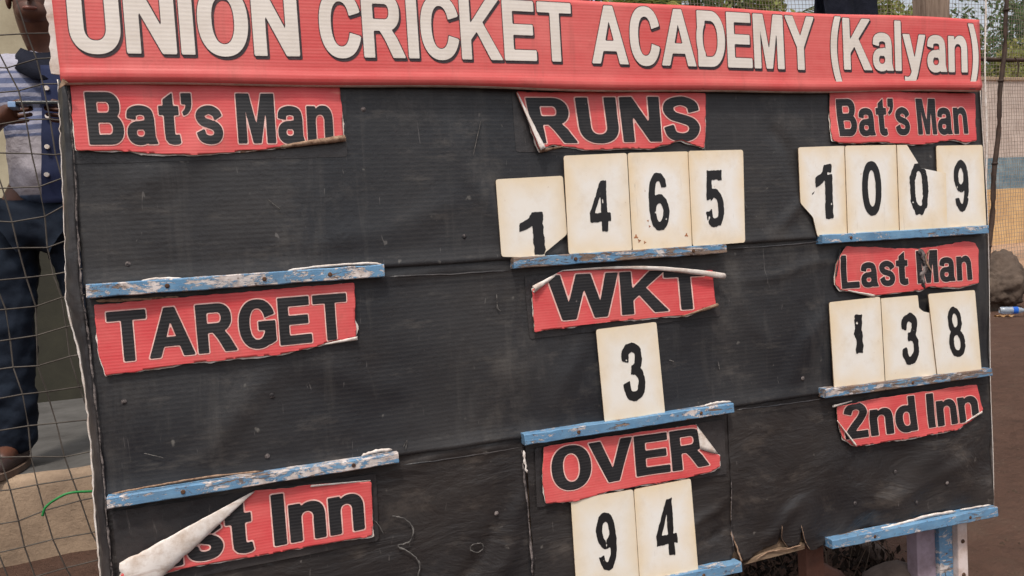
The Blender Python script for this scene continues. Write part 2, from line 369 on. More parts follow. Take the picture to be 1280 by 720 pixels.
def msq(xs, ys, F):
    """marching squares fill of F<0; F indexed [iy,ix]"""
    ny, nx = F.shape; F = np.where(np.abs(F) < 1e-9, 1e-9, F)
    V = []; idx = {}; faces = []
    def vert(k, x, y):
        if k not in idx: idx[k] = len(V); V.append((x, y))
        return idx[k]
    neg = F < 0
    cnt = neg[:-1, :-1].astype(int) + neg[:-1, 1:] + neg[1:, :-1] + neg[1:, 1:]
    for j, i in zip(*np.nonzero(cnt)):
        cs = ((j, i), (j, i + 1), (j + 1, i + 1), (j + 1, i))
        poly = []
        for k in range(4):
            a = cs[k]; b = cs[(k + 1) % 4]; fa = F[a]; fb = F[b]
            if fa < 0: poly.append(vert(a, xs[a[1]], ys[a[0]]))
            if (fa < 0) != (fb < 0):
                t = fa / (fa - fb); t = min(max(t, .02), .98)
                kk = (min(a, b), max(a, b))
                poly.append(vert(kk, xs[a[1]] * (1 - t) + xs[b[1]] * t, ys[a[0]] * (1 - t) + ys[b[0]] * t))
        if len(poly) > 2: faces.append(poly)
    return np.array(V).reshape(-1, 2), faces

# ---- glyphs: cap height 100
def ell(cx, cy, rx, ry, n=44, e=2.25):
    t = np.linspace(0, 2 * math.pi, n, endpoint=False); c, s = np.cos(t), np.sin(t)
    return np.c_[cx + rx * np.sign(c) * np.abs(c) ** (2 / e), cy + ry * np.sign(s) * np.abs(s) ** (2 / e)]
def rc(x0, y0, x1, y1): return [(x0, y0), (x1, y0), (x1, y1), (x0, y1)]
def stroke(pts, wv, wh=None):
    """thick line; width varies between wv (upright runs) and wh (level runs)"""
    p = np.array(pts, float); wh = wh or wv
    d = np.gradient(p, axis=0); d /= np.linalg.norm(d, axis=1)[:, None] + 1e-9
    nrm = np.c_[-d[:, 1], d[:, 0]]
    wd = (wv * np.abs(d[:, 1]) ** 1.3 + wh * (1 - np.abs(d[:, 1]) ** 1.3)) / 2
    return np.r_[p + nrm * wd[:, None], (p - nrm * wd[:, None])[::-1]]
def arc(cx, cy, rx, ry, a0, a1, n=16):
    t = np.radians(np.linspace(a0, a1, n)); return [(cx + rx * math.cos(x), cy + ry * math.sin(x)) for x in t]
def spl(pts, n=8):
    pts = [np.array(p, float) for p in pts]; pts = [2 * pts[0] - pts[1]] + pts + [2 * pts[-1] - pts[-2]]; out = []
    for i in range(1, len(pts) - 2):
        p0, p1, p2, p3 = pts[i - 1:i + 3]
        for k in range(n):
            t = k / n; out.append(tuple(.5 * ((2 * p1) + (p2 - p0) * t + (2 * p0 - 5 * p1 + 4 * p2 - p3) * t * t + (3 * p1 - p0 - 3 * p2 + p3) * t ** 3)))
    out.append(tuple(pts[-2])); return out
Spath = spl([(65, 68), (60, 83), (39, 92), (17, 86), (11, 72), (20, 58), (39, 51), (58, 43), (66, 29), (58, 13), (38, 7.5), (17, 14), (10, 33)])
spath = spl([(53, 52), (47, 62), (31, 68), (15, 63), (10, 54), (17, 44), (31, 39), (46, 33), (52, 22), (46, 10), (31, 6.5), (15, 11), (9, 24)])
G = {  # char: (advance width, [union shapes], [subtract shapes], [union after])
 'I': (21, [rc(0, 0, 21, 100)]),
 'U': (76, [ell(38, 36, 38, 38), rc(0, 36, 76, 100)], [ell(38, 36, 17, 20), rc(21, 36, 55, 110)]),
 'N': (77, [[(0, 0), (0, 100), (22, 100), (56, 37), (56, 100), (77, 100), (77, 0), (55, 0), (21, 62), (21, 0)]]),
 'O': (82, [ell(41, 50, 41, 52)], [ell(41, 50, 19, 35)]),
 'C': (78, [ell(41, 50, 41, 52)], [ell(41, 50, 19, 35), [(46, 50), (57, 63), (100, 74), (100, 27), (57, 37)]]),
 'G': (82, [ell(41, 50, 41, 52)], [ell(41, 50, 19, 35), [(44, 50), (58, 64), (100, 76), (100, -5), (70, 12), (58, 36)]], [rc(44, 37, 81, 54), [(60, 22), (60, 50), (81, 50), (81, 12), (70, 6), (56, 3)]]),
 'R': (84, [rc(0, 0, 21, 100), rc(10, 42, 46, 100), ell(46, 71, 29, 29), [(26, 46), (34, 42), (44, 28), (59, 0), (84, 0), (68, 30), (54, 48)]], [rc(21, 59, 46, 84), ell(45, 71.5, 9.5, 12.5)]),
 'K': (88, [rc(0, 0, 21, 100), [(20, 56), (60, 100), (87, 100), (48, 61), (90, 0), (64, 0), (35, 46), (20, 31)]]),
 'E': (73, [rc(0, 0, 21, 100), rc(5, 83, 71, 100), rc(5, 43, 67, 60), rc(5, 0, 73, 17)]),
 'T': (79, [rc(0, 83, 79, 100), rc(29, 0, 50, 90)]),
 'A': (96, [[(0, 0), (37, 100), (59, 100), (96, 0), (73, 0), (66, 22), (30, 22), (22, 0)]], [[(36, 39), (60, 39), (48, 76)]]),
 'D': (79, [rc(0, 0, 38, 100), ell(38, 50, 41, 50, e=2.1)], [rc(21, 17, 36, 83), ell(36, 50, 22, 33)]),
 'M': (92, [[(0, 0), (0, 100), (30, 100), (46, 33), (62, 100), (92, 100), (92, 0), (72, 0), (72, 76), (55, 0), (37, 0), (20, 76), (20, 0)]]),
 'Y': (93, [[(36, 0), (36, 42), (0, 100), (25, 100), (47, 62), (69, 100), (93, 100), (57, 42), (57, 0)]]),
 'W': (130, [[(0, 100), (22, 100), (36, 32), (53, 100), (78, 100), (95, 31), (108, 100), (130, 100), (106, 0), (83, 0), (65.5, 72), (47, 0), (24, 0)]]),
 'V': (94, [[(0, 100), (24, 100), (47.5, 28), (71, 100), (94, 100), (59, 0), (36, 0)]]),
 'L': (70, [rc(0, 0, 21, 100), rc(5, 0, 70, 17)]),
 'S': (76, [stroke(Spath, 20.5, 17)]),
 'B': (78, [rc(0, 0, 21, 100), rc(5, 48, 45, 100), ell(44, 74, 28, 26), rc(5, 0, 47, 52), ell(46, 28.5, 31, 28.5)], [rc(21, 60, 43, 84), ell(42, 72, 9, 12), rc(21, 17, 45, 43.5), ell(44, 30.2, 11, 13.3)]),
 '(': (34, [np.array([(34 - 22 + 22 * (y / 66) ** 2 - 12 if 0 else 0 + 16 * (y / 66) ** 2, 36 + y) for y in np.linspace(-66, 66, 20)] + [(19 + 15 * (y / 66) ** 2, 36 + y) for y in np.linspace(66, -66, 20)])]),
 ')': (34, [np.array([(34 - 16 * (y / 66) ** 2, 36 + y) for y in np.linspace(-66, 66, 20)] + [(15 - 15 * (y / 66) ** 2, 36 + y) for y in np.linspace(66, -66, 20)])]),
 "'": (22, [[(0, 80), (0, 100), (22, 100), (22, 80), (19, 69), (12, 61), (3, 57), (1, 63), (8, 69), (10.5, 80)]]),
 'a': (66, [stroke(spl([(10, 50), (13, 62), (30, 66.5), (47, 62), (51, 50), (51, 40)]), 19, 16), rc(41.5, 12, 61, 50), [(42, 16), (61, 14), (66, 0), (45, 0)], ell(27, 21, 27, 22.5)], [ell(29, 21.5, 10.5, 9)], [[(40, 45), (40, 30), (28, 29), (14, 34), (26, 43)], rc(41.5, 14, 58, 45)]),
 'n': (65, [ell(41, 47, 24, 28.5), rc(20, 20, 65, 46), rc(45, 0, 65, 46)], [ell(33, 44, 12.5, 15), rc(20.5, -5, 45, 44)], [rc(0, 0, 20.5, 74)]),
 's': (61, [stroke(spath, 19, 15)]),
 't': (45, [[(11, 20), (12, 8), (18, 1), (30, -2), (40, -1), (45, 1.5), (43, 17), (36, 15.5), (32, 18), (32, 58), (44, 58), (44, 74), (32, 74), (32, 100), (11, 87), (11, 74), (0, 74), (0, 58), (11, 58)]]),
 'l': (20, [rc(0, 0, 20, 100)]),
 'y': (75, [[(0, 74), (22, 74), (38, 25), (54, 74), (75, 74), (48, -4), (42, -17), (33, -26), (19, -29), (6, -27), (4, -11), (14, -13), (22, -10), (28, -1)]]),
 'd': (65, [ell(31, 36.5, 31, 38.5)], [ell(34, 36.5, 13.5, 22)], [rc(45, 0, 65, 100)]),
 '2': (66, [stroke(spl([(11, 70), (17, 86), (34, 92), (51, 85), (55, 71), (47, 54), (30, 36), (14, 16), (12, 8)]), 20, 17), rc(0, 0, 66, 18), [(0, 0), (2, 14), (12, 30), (26, 24), (30, 10)]]),
 '1': (46, [rc(25, 0, 46, 101), [(25, 101), (20, 88), (0, 76), (0, 58), (14, 63), (30, 74)]]),
 '|': (40, [[(9, 0), (12, 30), (6, 52), (2, 60), (9, 66), (8, 100), (38, 100), (36, 62), (38, 20), (34, 0)]]),
 '4': (66, [[(36, 0), (56, 0), (56, 20), (66, 20), (66, 38), (56, 38), (56, 100), (38, 100), (0, 38), (0, 20), (36, 20)]], [[(17, 38), (36, 38), (36, 72)]]),
 '6': (60, [ell(30, 50, 30, 51)], [ell(31, 50, 12, 35), [(31, 40), (31, 73), (80, 76), (80, 30)]], [stroke(arc(31, 31, 20, 24, -90, 270, 40), 18, 16)]),
 '9': (60, [ell(30, 50, 30, 51)], [ell(29, 50, 12, 35), [(29, 60), (29, 27), (-20, 24), (-20, 70)]], [stroke(arc(29, 69, 20, 24, -90, 270, 40), 18, 16)]),
 '0': (60, [ell(30, 50, 30, 51)], [ell(30, 50, 12, 34)]),
 '3': (60, [stroke(spl([(10, 68), (14, 85), (30, 92.5), (46, 85), (48, 72), (42, 58), (27, 52)]), 19, 16), stroke(spl([(25, 54), (42, 50), (51, 40), (50, 22), (43, 11), (29, 7.5), (14, 13), (9, 32)]), 19, 16)]),
 '5': (60, [rc(8, 83, 56, 100), [(8, 100), (25, 100), (21, 52), (3, 47)], stroke(spl([(14, 54), (28, 60), (44, 52), (50, 33), (44, 14), (28, 7.5), (14, 13), (9, 29)]), 19, 16)]),
 '8': (60, [ell(30, 73, 26, 28), ell(30, 28, 30, 29)], [ell(30, 73.5, 9.5, 14), ell(30, 28, 12, 15.5)]),
}
def glyph_field(ch, step, marg=12):
    g = G[ch]; wd = g[0]
    ylo, yhi = (-34, 106) if ch in '()y' else (-6, 106)
    xs = np.arange(-marg, wd + marg + step, step); ys = np.arange(ylo - marg, yhi + marg, step)
    X, Y = np.meshgrid(xs, ys); P = np.c_[X.ravel(), Y.ravel()]
    F = np.full(len(P), 1e9)
    for s_ in g[1]: F = np.minimum(F, psdf(P, s_))
    if len(g) > 2:
        for s_ in g[2]: F = np.maximum(F, -psdf(P, s_))
    if len(g) > 3:
        for s_ in g[3]: F = np.minimum(F, psdf(P, s_))
    return xs, ys, F.reshape(X.shape), P
GC = {}
def gfield(ch, step):
    k = (ch, step)
    if k not in GC: GC[k] = glyph_field(ch, step)
    return GC[k]
def word(text, quad, surf, layers, parent, step=2.4, space=9, clip=None, seed=0, rag=0.0):
    """quad: BL, BR, TR, TL as board (x,z); layers: (name, grow, shift, lift, material). surf(x,z)->y of the surface under the print"""
    tot = 0; pos = []
    for ch in text:
        if ch == ' ': tot += 30; continue
        kern = -6 if (pos and (pos[-1][0] + ch) in ('TA', 'AT', 'OV', 'KT', 'LA')) else 0
        tot += kern; pos.append((ch, tot)); tot += G[ch][0] + space
    tot -= space
    BL, BR, TR, TL = [np.array(q, float) for q in quad]
    hgt = np.linalg.norm(TL - BL)
    for (name, grow, sh, lift, mat) in layers:
        V = []; Fc = []; n = 0
        for gi, (ch, x0) in enumerate(pos):
            xs, ys, F, P = gfield(ch, step)
            def tomap(Q):
                u = (Q[:, 0] + x0) / tot; v = Q[:, 1] / 100
                return (BL[None] * ((1 - u) * (1 - v))[:, None] + BR[None] * (u * (1 - v))[:, None] + TR[None] * (u * v)[:, None] + TL[None] * ((1 - u) * v)[:, None])
            F2 = F.ravel() - grow
            if rag: F2 = F2 + lnoise(P, 9, seed + gi) * rag
            if rag > 1: F2 = np.maximum(F2, (np.abs(lnoise(P, 14, seed + 5, 2)) - .84 + .04 * rag) * 12)
            if clip is not None:
                Q = tomap(P + np.array(sh)); F2 = np.maximum(F2, clip(Q) / hgt * 100)
            v2, f2 = msq(xs, ys, F2.reshape(F.shape))
            if not len(f2): continue
            Q = tomap(v2 + np.array(sh))
            yv = surf(Q[:, 0], Q[:, 1]) - lift
            V.append(np.c_[Q[:, 0], yv, Q[:, 1]]); Fc += [[i + n for i in f] for f in f2]; n += len(v2)
        if V: mk(name, np.vstack(V), Fc, mat, parent)
def fillet(poly, r, n=4):
    out = []; N = len(poly)
    for i in range(N):
        p = np.array(poly[i], float); a = np.array(poly[i - 1], float); b = np.array(poly[(i + 1) % N], float)
        da, db = a - p, b - p; la, lb = np.linalg.norm(da), np.linalg.norm(db); k = min(r, la * .4, lb * .4)
        p0, p1 = p + da / la * k, p + db / lb * k
        for j in range(n + 1):
            t = j / n; out.append((1 - t) ** 2 * p0 + 2 * t * (1 - t) * p + t * t * p1)
    return np.array(out)

# ------------------------------------------------------------------ setting: ground, platform
def ground():
    xs = np.concatenate([-np.geomspace(400, 3.2, 22), np.arange(-3, 9, .1), np.geomspace(9.2, 400, 24)])
    ys = np.concatenate([-np.geomspace(200, 2.2, 14), np.arange(-2, 9, .1), np.geomspace(9.2, 600, 26)])
    V = []; n = len(xs)
    for y in ys:
        for x in xs:
            d = 0
            if -3 < x < 9 and -2 < y < 9:
                d = .035 * noise.noise(Vector((x * .9, y * .9, 0))) + .018 * noise.noise(Vector((x * 4, y * 4, 3))) - .02
            V.append((x, y, d))
    F = [(j * n + i, j * n + i + 1, (j + 1) * n + i + 1, (j + 1) * n + i) for j in range(len(ys) - 1) for i in range(n - 1)]
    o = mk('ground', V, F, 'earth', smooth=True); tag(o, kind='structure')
    # loose grit and crumbs on the earth
    V = []; F = []
    for k in range(5200):
        x = random.uniform(.2, 6.5); y = random.uniform(-.6, 7); r = random.choice((.003, .004, .006, .009)) * random.uniform(.6, 1.4)
        z = .035 * noise.noise(Vector((x * .9, y * .9, 0))) + .018 * noise.noise(Vector((x * 4, y * 4, 3))) - .02
        b = len(V); a0 = random.random() * 6
        for q in range(4): V.append((x + r * math.cos(a0 + q * 1.57) * random.uniform(.6, 1.3), y + r * math.sin(a0 + q * 1.57) * random.uniform(.6, 1.3), z - .001))
        V.append((x, y, z + r * .7)); F += [(b + q, b + (q + 1) % 4, b + 4) for q in range(4)]
    o = mk('grit', V, F, 'gritm', loc=(2, 1, 0)); tag(o, 'small loose stones and crumbs strewn on the brown earth', 'grit', kind='stuff')
ground()
def box(name, x0, x1, y0, y1, z0, z1, mat, parent=None, loc=None, b=0, smooth=False):
    V = [(x0, y0, z0), (x1, y0, z0), (x1, y1, z0), (x0, y1, z0), (x0, y0, z1), (x1, y0, z1), (x1, y1, z1), (x0, y1, z1)]
    F = [(0, 3, 2, 1), (4, 5, 6, 7), (0, 1, 5, 4), (1, 2, 6, 5), (2, 3, 7, 6), (3, 0, 4, 7)]
    o = mk(name, V, F, mat, parent, loc=loc)
    if b: bev(o, b)
    return o
def platform():
    y0 = 1.735; x0, x1 = -6, .85
    o = empty('concrete_platform', (-2, y0, 0), None, None); o['kind'] = 'structure'
    n = 120; V = []; F = []
    prof = [(0, -.05), (0, .05), (-.004, .15), (.002, .25), (.006, .283), (.02, .297), (.06, .30)]
    for i in range(n + 1):
        x = x0 + (x1 - x0) * i / n
        for (dy, z) in prof:
            k = .012 * noise.noise(Vector((x * 6, z * 9, 1))); V.append((x, y0 + dy + k, z + (.006 * noise.noise(Vector((x * 9, 0, 5))) if z > .2 else 0)))
    m_ = len(prof)
    for i in range(n):
        for j in range(m_ - 1): F.append((i * m_ + j, (i + 1) * m_ + j, (i + 1) * m_ + j + 1, i * m_ + j + 1))
    mk('step_face', V, F, 'conc', o, smooth=True)
    box('floor_slab', x0, x1, y0 + .058, 4.5, -.05, .298, 'cement', o)
    box('end_face', x1 + .001, x1 + .03, y0 + .01, 4.5, -.05, .29, 'conc', o)
platform()
def back_wall():
    o = box('plastered_wall', -6, .75, 3.6, 3.8, .29, 3.4, 'plaster', loc=(-2, 3.6, 0))
    tag(o, 'cream plastered wall with dark painted lower part behind the standing man', 'wall')
back_wall()

# ------------------------------------------------------------------ scoreboard
SB = empty('scoreboard', (1.04, .02, 0), 'large black scoreboard on painted wooden legs with red header banner and red peeling labels', 'scoreboard')
Z0 = ZG
FOLDS = [  # soft creases of the loose sheets: from (x, z) to (x, z), height, half width
    (.70, -1.05, .80, -.80, .006, .020), (.60, -1.07, .74, -.86, -.005, .016), (.50, -.745, .80, -.725, .004, .010), (.40, -.36, .80, -.37, .003, .010), (1.50, -.30, 1.66, -.05, .006, .028), (1.58, -.34, 1.62, -.10, -.005, .018),
    (1.40, -.34, 1.62, -.20, .004, .016), (1.66, -.40, 1.30, -.44, .003, .012), (1.12, -1.02, 1.28, -.93, .006, .012), (1.14, -1.06, 1.28, -.99, -.005, .010), (1.34, -1.07, 1.50, -.96, .006, .016), (1.60, -1.05, 2.08, -.93, .006, .022),
    (1.70, -1.00, 2.08, -.86, .004, .030), (1.55, -.74, 1.75, -.79, .004, .014), (.10, -.74, .34, -.50, .004, .030), (.30, -.50, .60, -.62, .003, .030), (.06, -.20, .30, -.06, .003, .030), (.66, -.06, .78, -.32, .004, .022),
    (1.42, -.73, 1.60, -.48, .004, .026), (1.30, -.40, 1.44, -.66, .003, .022), (.35, -.32, .75, -.22, .003, .03), (1.42, -.06, 1.52, -.22, -.004, .02), (.84, -.72, .95, -.5, .003, .02)]
def wav(x, z):
    """relief of the black sheets (metres, positive towards the viewer)"""
    x = np.asarray(x, float); z = np.asarray(z, float) - Z0
    r = .0022 * np.sin(x * 5.1 + z * 3) + .0016 * np.sin(x * 11 + z * 9 + 1)
    low = np.clip((-z - .78) / .3, 0, 1)
    for (ax, az, bx2, bz2, h, wd) in FOLDS:
        ex, ez = bx2 - ax, bz2 - az; L = math.hypot(ex, ez); u = ((x - ax) * ex + (z - az) * ez) / L / L; d = ((x - ax) * ez - (z - az) * ex) / L
        d = d + .006 * np.sin(u * 9 + ax * 20); env = np.clip(u * 4, 0, 1) * np.clip((1 - u) * 4, 0, 1)
        r = r + h * env * np.exp(-(d / wd) ** 2)
    r = r + low * (.004 * np.sin(x * 22 + z * 30) + .003 * np.sin(x * 41 - z * 26 + 2)) * np.clip((x - .7) / .3, .15, 1)
    mid = np.exp(-((z + .62) / .1) ** 2) * .004 * np.sin(x * 9 + 2 + z * 14)
    return r + mid
def surfb(x, z): return -.006 - wav(x, z)
rows = [(.02, -.351), (-.344, -.723), (-.716, -1.078)]
# back panel and frame
box('plywood_back', .004, 2.086, .006, .024, Z0 - 1.082, Z0 + .0, 'wood', SB)
for zz in (-.04, -.37, -.73, -1.06): box('frame_batten', .02, 2.07, .025, .062, Z0 + zz - .025, Z0 + zz + .025, 'wood', SB, b=.002)
def sheet(name, x0, x1, zt, zb, lift=0, ragged=None, seed=0, mat='black'):
    nx = int((x1 - x0) / .008) + 1; nz = int((zt - zb) / .008) + 1
    xs = np.linspace(x0, x1, nx); zs = np.linspace(zb, zt, nz) + Z0
    if ragged is None:
        X, Z = np.meshgrid(xs, zs); Y = surfb(X, Z) - lift
        e = np.minimum((Z - zs[0]), .03) / .03; Y = Y - (1 - e) * .004
        V = np.c_[X.ravel(), Y.ravel(), Z.ravel()]
        F = [(j * nx + i, j * nx + i + 1, (j + 1) * nx + i + 1, (j + 1) * nx + i) for j in range(nz - 1) for i in range(nx - 1)]
    else:
        X, Z = np.meshgrid(xs, zs); P = np.c_[X.ravel(), Z.ravel()]
        f = psdf(P, ragged) + lnoise(P, .02, seed) * .0022
        v, F = msq(xs, zs, f.reshape(X.shape)); V = np.c_[v[:, 0], surfb(v[:, 0], v[:, 1]) - lift, v[:, 1]]
    o = mk(name, V, F, mat, SB, smooth=True, mats=[mat, 'film', 'peel']); solid(o, .0035, -1 if ragged is None else -1, 1)
    return o
sheet('black_sheet', 0.0, 2.088, rows[0][0], rows[0][1], .0035)
sheet('black_sheet', 0.0, 2.088, rows[1][0], rows[1][1], .002)
sheet('black_sheet', 0.0, .790, rows[2][0], rows[2][1], 0, mat='smooth')
def bx(px, py): return tuple(XZ(px, py, -.008))
r1 = [(.7925, Z0 - .72), (1.2855, Z0 - .72), (1.2855, Z0 - 1.0), (1.30, Z0 - 1.03), (1.285, Z0 - 1.06), (1.27, Z0 - 1.085), (.796, Z0 - 1.085)]
sheet('black_sheet', .78, 1.32, rows[2][0], rows[2][1], .0005, r1, 3, 'smooth')
r2 = [(1.2875, Z0 - .72), (2.088, Z0 - .72), bx(1239, 634), bx(1200, 638), bx(1170, 640), bx(1120, 654), bx(1060, 668), bx(1040, 674), bx(1020, 688), bx(1013, 689), bx(1005, 678), bx(999, 657), bx(1000, 678), bx(996, 684), bx(985, 684), bx(977, 676), bx(975, 656), bx(974, 680), bx(950, 692), bx(938, 699), bx(930, 702), (1.2885, Z0 - 1.04)]
sheet('black_sheet', 1.28, 2.10, rows[2][0] + .004, -1.12, .001, r2, 4, 'smooth')
# seams' scuffed edges, torn slivers
def ribbon(name, pts, wd, mat, parent, lift=.003, rag=.3, seed=1, y=None, sub=6, th=.001):
    lift = lift + (.0025 if y is None else 0)
    p = np.array(spl(pts, sub)) if len(pts) > 2 else np.array([np.array(pts[0]) * (1 - t) + np.array(pts[1]) * t for t in np.linspace(0, 1, 24)])
    d = np.gradient(p, axis=0); d /= np.linalg.norm(d, axis=1)[:, None] + 1e-9; nr = np.c_[-d[:, 1], d[:, 0]]
    rr = random.Random(seed); k = np.array([wd * (1 + rag * rr.uniform(-1, 1)) * .5 for _ in p]); k2 = np.array([wd * (1 + rag * rr.uniform(-1, 1)) * .5 for _ in p])
    k[0] = k2[0] = k[-1] = k2[-1] = wd * .1
    A = p + nr * k[:, None]; B = p - nr * k2[:, None]; n = len(p)
    Q = np.r_[A, B]; yy = (surfb(Q[:, 0], Q[:, 1]) if y is None else y) - lift
    V = np.c_[Q[:, 0], yy * np.ones(len(Q)), Q[:, 1]]
    o = mk(name, V, [(i, i + 1, n + i + 1, n + i) for i in range(n - 1)], mat, parent, smooth=True); solid(o, th, 0); return o
ribbon('scuffed_seam', [bx(651, 562), bx(654, 600), bx(660, 660), bx(665, 722)], .0035, 'scuff', SB, .004, .8, 2)
ribbon('scuffed_seam', [bx(912, 600), bx(914, 640), bx(916, 690)], .002, 'scuff', SB, .004, .8, 3)
ribbon('scuffed_seam', [bx(914, 665), bx(920, 685), bx(925, 702)], .0032, 'core', SB, .004, .95, 33)
for a_, b_, sd in (((483, 346), (640, 338), 5), ((908, 311), (1026, 302), 6), ((500, 580), (655, 557), 7), ((919, 512), (1031, 498), 8)):
    ribbon('sheet_joint', [bx(*a_), bx((a_[0] + b_[0]) / 2, (a_[1] + b_[1]) / 2 + 1), bx(*b_)], .0035, 'film', SB, .0065, .5, sd)
for pts, wd, mt, sd in (
    ([(653, 562), (655, 580), (657, 590)], .0045, 'peel', 1), ([(974, 655), (976, 672), (984, 684)], .0009, 'core', 2), ([(998, 655), (1003, 674), (1012, 688)], .0011, 'core', 3),
    ([(944, 699), (960, 691), (980, 686), (1000, 680)], .0028, 'core', 4)):
    ribbon('torn_edge', [bx(*q) for q in pts], wd, mt, SB, .005, .7, sd)
# chalk marks / scratches on the black sheets
for pts, wd in ((((490, 644), (505, 648), (516, 660), (512, 676), (497, 682), (512, 690), (524, 704), (522, 722)), .003), (((604, 680), (598, 678), (588, 681), (588, 687), (597, 690), (604, 685), (603, 680)), .0022),
                (((620, 368), (621, 384), (625, 389)), .0022), (((503, 558), (508, 550), (506, 562)), .0018), (((898, 452), (900, 462)), .002), (((836, 450), (842, 452)), .002), (((600, 152), (596, 170), (590, 196)), .0014),
                (((452, 640), (470, 652), (480, 668)), .0012), (((925, 240), (932, 262)), .0012), (((335, 250), (350, 262)), .0012), (((180, 566), (205, 572)), .0012)):
    ribbon('chalk_mark', [bx(*q) for q in pts], wd, 'chalk', SB, .0042, .7, 9, th=.0006)
# dull stud heads pressed through the sheets
for (px, py) in ((1069, 629), (1145, 628), (1182, 603), (1004, 473), (155, 502), (340, 494), (334, 570), (620, 641), (1120, 590), (454, 137), (580, 296), (160, 330)):
    X, Z = bx(px, py); V = []; F = []; r = .0048; nn = 12
    y = float(surfb(X, Z)) - .0036
    for q in range(nn): V.append((X + r * math.cos(q * 2 * math.pi / nn), y, Z + r * math.sin(q * 2 * math.pi / nn)))
    for q in range(nn): V.append((X + r * .6 * math.cos(q * 2 * math.pi / nn), y - .0016, Z + r * .6 * math.sin(q * 2 * math.pi / nn)))
    V.append((X, y - .002, Z))
    F = [(q, (q + 1) % nn, nn + (q + 1) % nn, nn + q) for q in range(nn)] + [(nn + q, nn + (q + 1) % nn, 2 * nn) for q in range(nn)]
    mk('stud', V, F, 'scuff', SB, smooth=True)
# left-hand wrap of black film with its torn pale edge
def wrap():
    inn = [(86, 106), (89, 150), (93, 200), (97, 280), (101, 350), (108, 400), (114, 450), (122, 520), (129, 590), (133, 640), (139, 700), (143, 760)]
    out = [(73, 100), (75, 150), (77, 200), (81, 280), (83, 350), (84, 378), (99, 440), (110, 510), (116, 575), (119, 630), (124, 690), (128, 750)]
    a = np.array(spl([XZ(*q, y=-.004) for q in inn], 8)); b = np.array(spl([XZ(*q, y=.03) for q in out], 8)); n = len(a); nk = 6
    V = []; 
    for i in range(n):
        for k in range(nk + 1):
            t = k / nk; x = a[i][0] * (1 - t) + b[i][0] * t + .004 * noise.noise(Vector((i * .3, k * .7, 2))) * (1 if k < nk else 0) + (0.0012 * random.uniform(-1, 1) if k == nk else 0)
            z = a[i][1] * (1 - t) + b[i][1] * t
            y = -.008 + .038 * t ** 1.7 - .006 * math.sin(t * math.pi) + .003 * noise.noise(Vector((i * .12, k * .5, 7)))
            V.append((x, y, z))
    F = [(i * (nk + 1) + k, (i + 1) * (nk + 1) + k, (i + 1) * (nk + 1) + k + 1, i * (nk + 1) + k + 1) for i in range(n - 1) for k in range(nk)]
    o = mk('film_wrap', V, F, 'film', SB, smooth=True); solid(o, .002, 0)
    E_ = [V[i * (nk + 1) + nk] for i in range(n)]
    W = []; 
    for i, e in enumerate(E_):
        k = .0022 * (1 + .9 * noise.noise(Vector((i * 1.7, 0, 0)))) * (1 if i > n * .45 else .2)
        W += [(e[0] - k, e[1] - .004, e[2]), (e[0] + .0008, e[1] - .005, e[2])]
    o = mk('torn_edge', W, [(2 * i, 2 * i + 1, 2 * i + 3, 2 * i + 2) for i in range(n - 1)], 'peel', SB, smooth=True); solid(o, .0015, 0)
    P_ = [tuple(a[i] + np.array((.001, 0))) for i in range(0, n, 3)]
    ribbon('scuffed_seam', P_, .0026, 'scuff', SB, .0055, .9, 21, sub=3)
wrap()
# right-hand white sheet edge
def redge():
    pts = [(1222, 112), (1226, 180), (1231, 262), (1233, 330), (1234, 400), (1235, 480), (1238, 560), (1239, 600), (1239, 632)]
    p = np.array(spl([XZ(*q, y=-.004) for q in pts], 6)); W = []
    for i, q in enumerate(p):
        k = .0035 * (1 + .5 * noise.noise(Vector((i * .6, 4, 0))))
        W += [(q[0] - k * .2, -.012, q[1]), (q[0] + k * 1.1, -.008, q[1]), (q[0] + k * 1.2, .006, q[1])]
    F = []
    for i in range(len(p) - 1):
        for k in range(2): F.append((3 * i + k, 3 * i + k + 1, 3 * i + k + 4, 3 * i + k + 3))
    o = mk('sheet_edge_strip', W, F, 'peel', SB, smooth=True); solid(o, .0015, 0)
redge()
# lifted white strip along the lower right rail, loose strips above the other rails
def lifted(name, pts, wd, mat, y, seed): return ribbon(name, [tuple(XZ(*q, y=y)) for q in pts], wd, mat, SB, 0, .35, seed, y=y, th=.002)
lifted('lifted_strip', [(1085, 671), (1100, 662), (1125, 655), (1160, 645), (1195, 639)], .007, 'peel', -.02, 3)
lifted('lifted_strip', [(1200, 637), (1220, 634), (1238, 631)], .004, 'peel', -.02, 4)
lifted('lifted_strip', [(175, 352), (200, 348), (235, 349)], .004, 'peel', -.022, 5)
lifted('lifted_strip', [(360, 338), (400, 333), (460, 329), (478, 331)], .004, 'peel', -.022, 6)
lifted('lifted_strip', [(140, 617), (200, 606), (260, 596), (330, 589)], .0035, 'core', -.022, 7)
lifted('lifted_strip', [(452, 570), (470, 564), (490, 562)], .006, 'peel', -.022, 8)
lifted('lifted_strip', [(880, 507), (897, 503), (914, 502)], .0045, 'peel', -.022, 9)
lifted('lifted_strip', [(120, 376), (150, 375), (200, 373), (224, 371)], .005, 'core', -.012, 10)

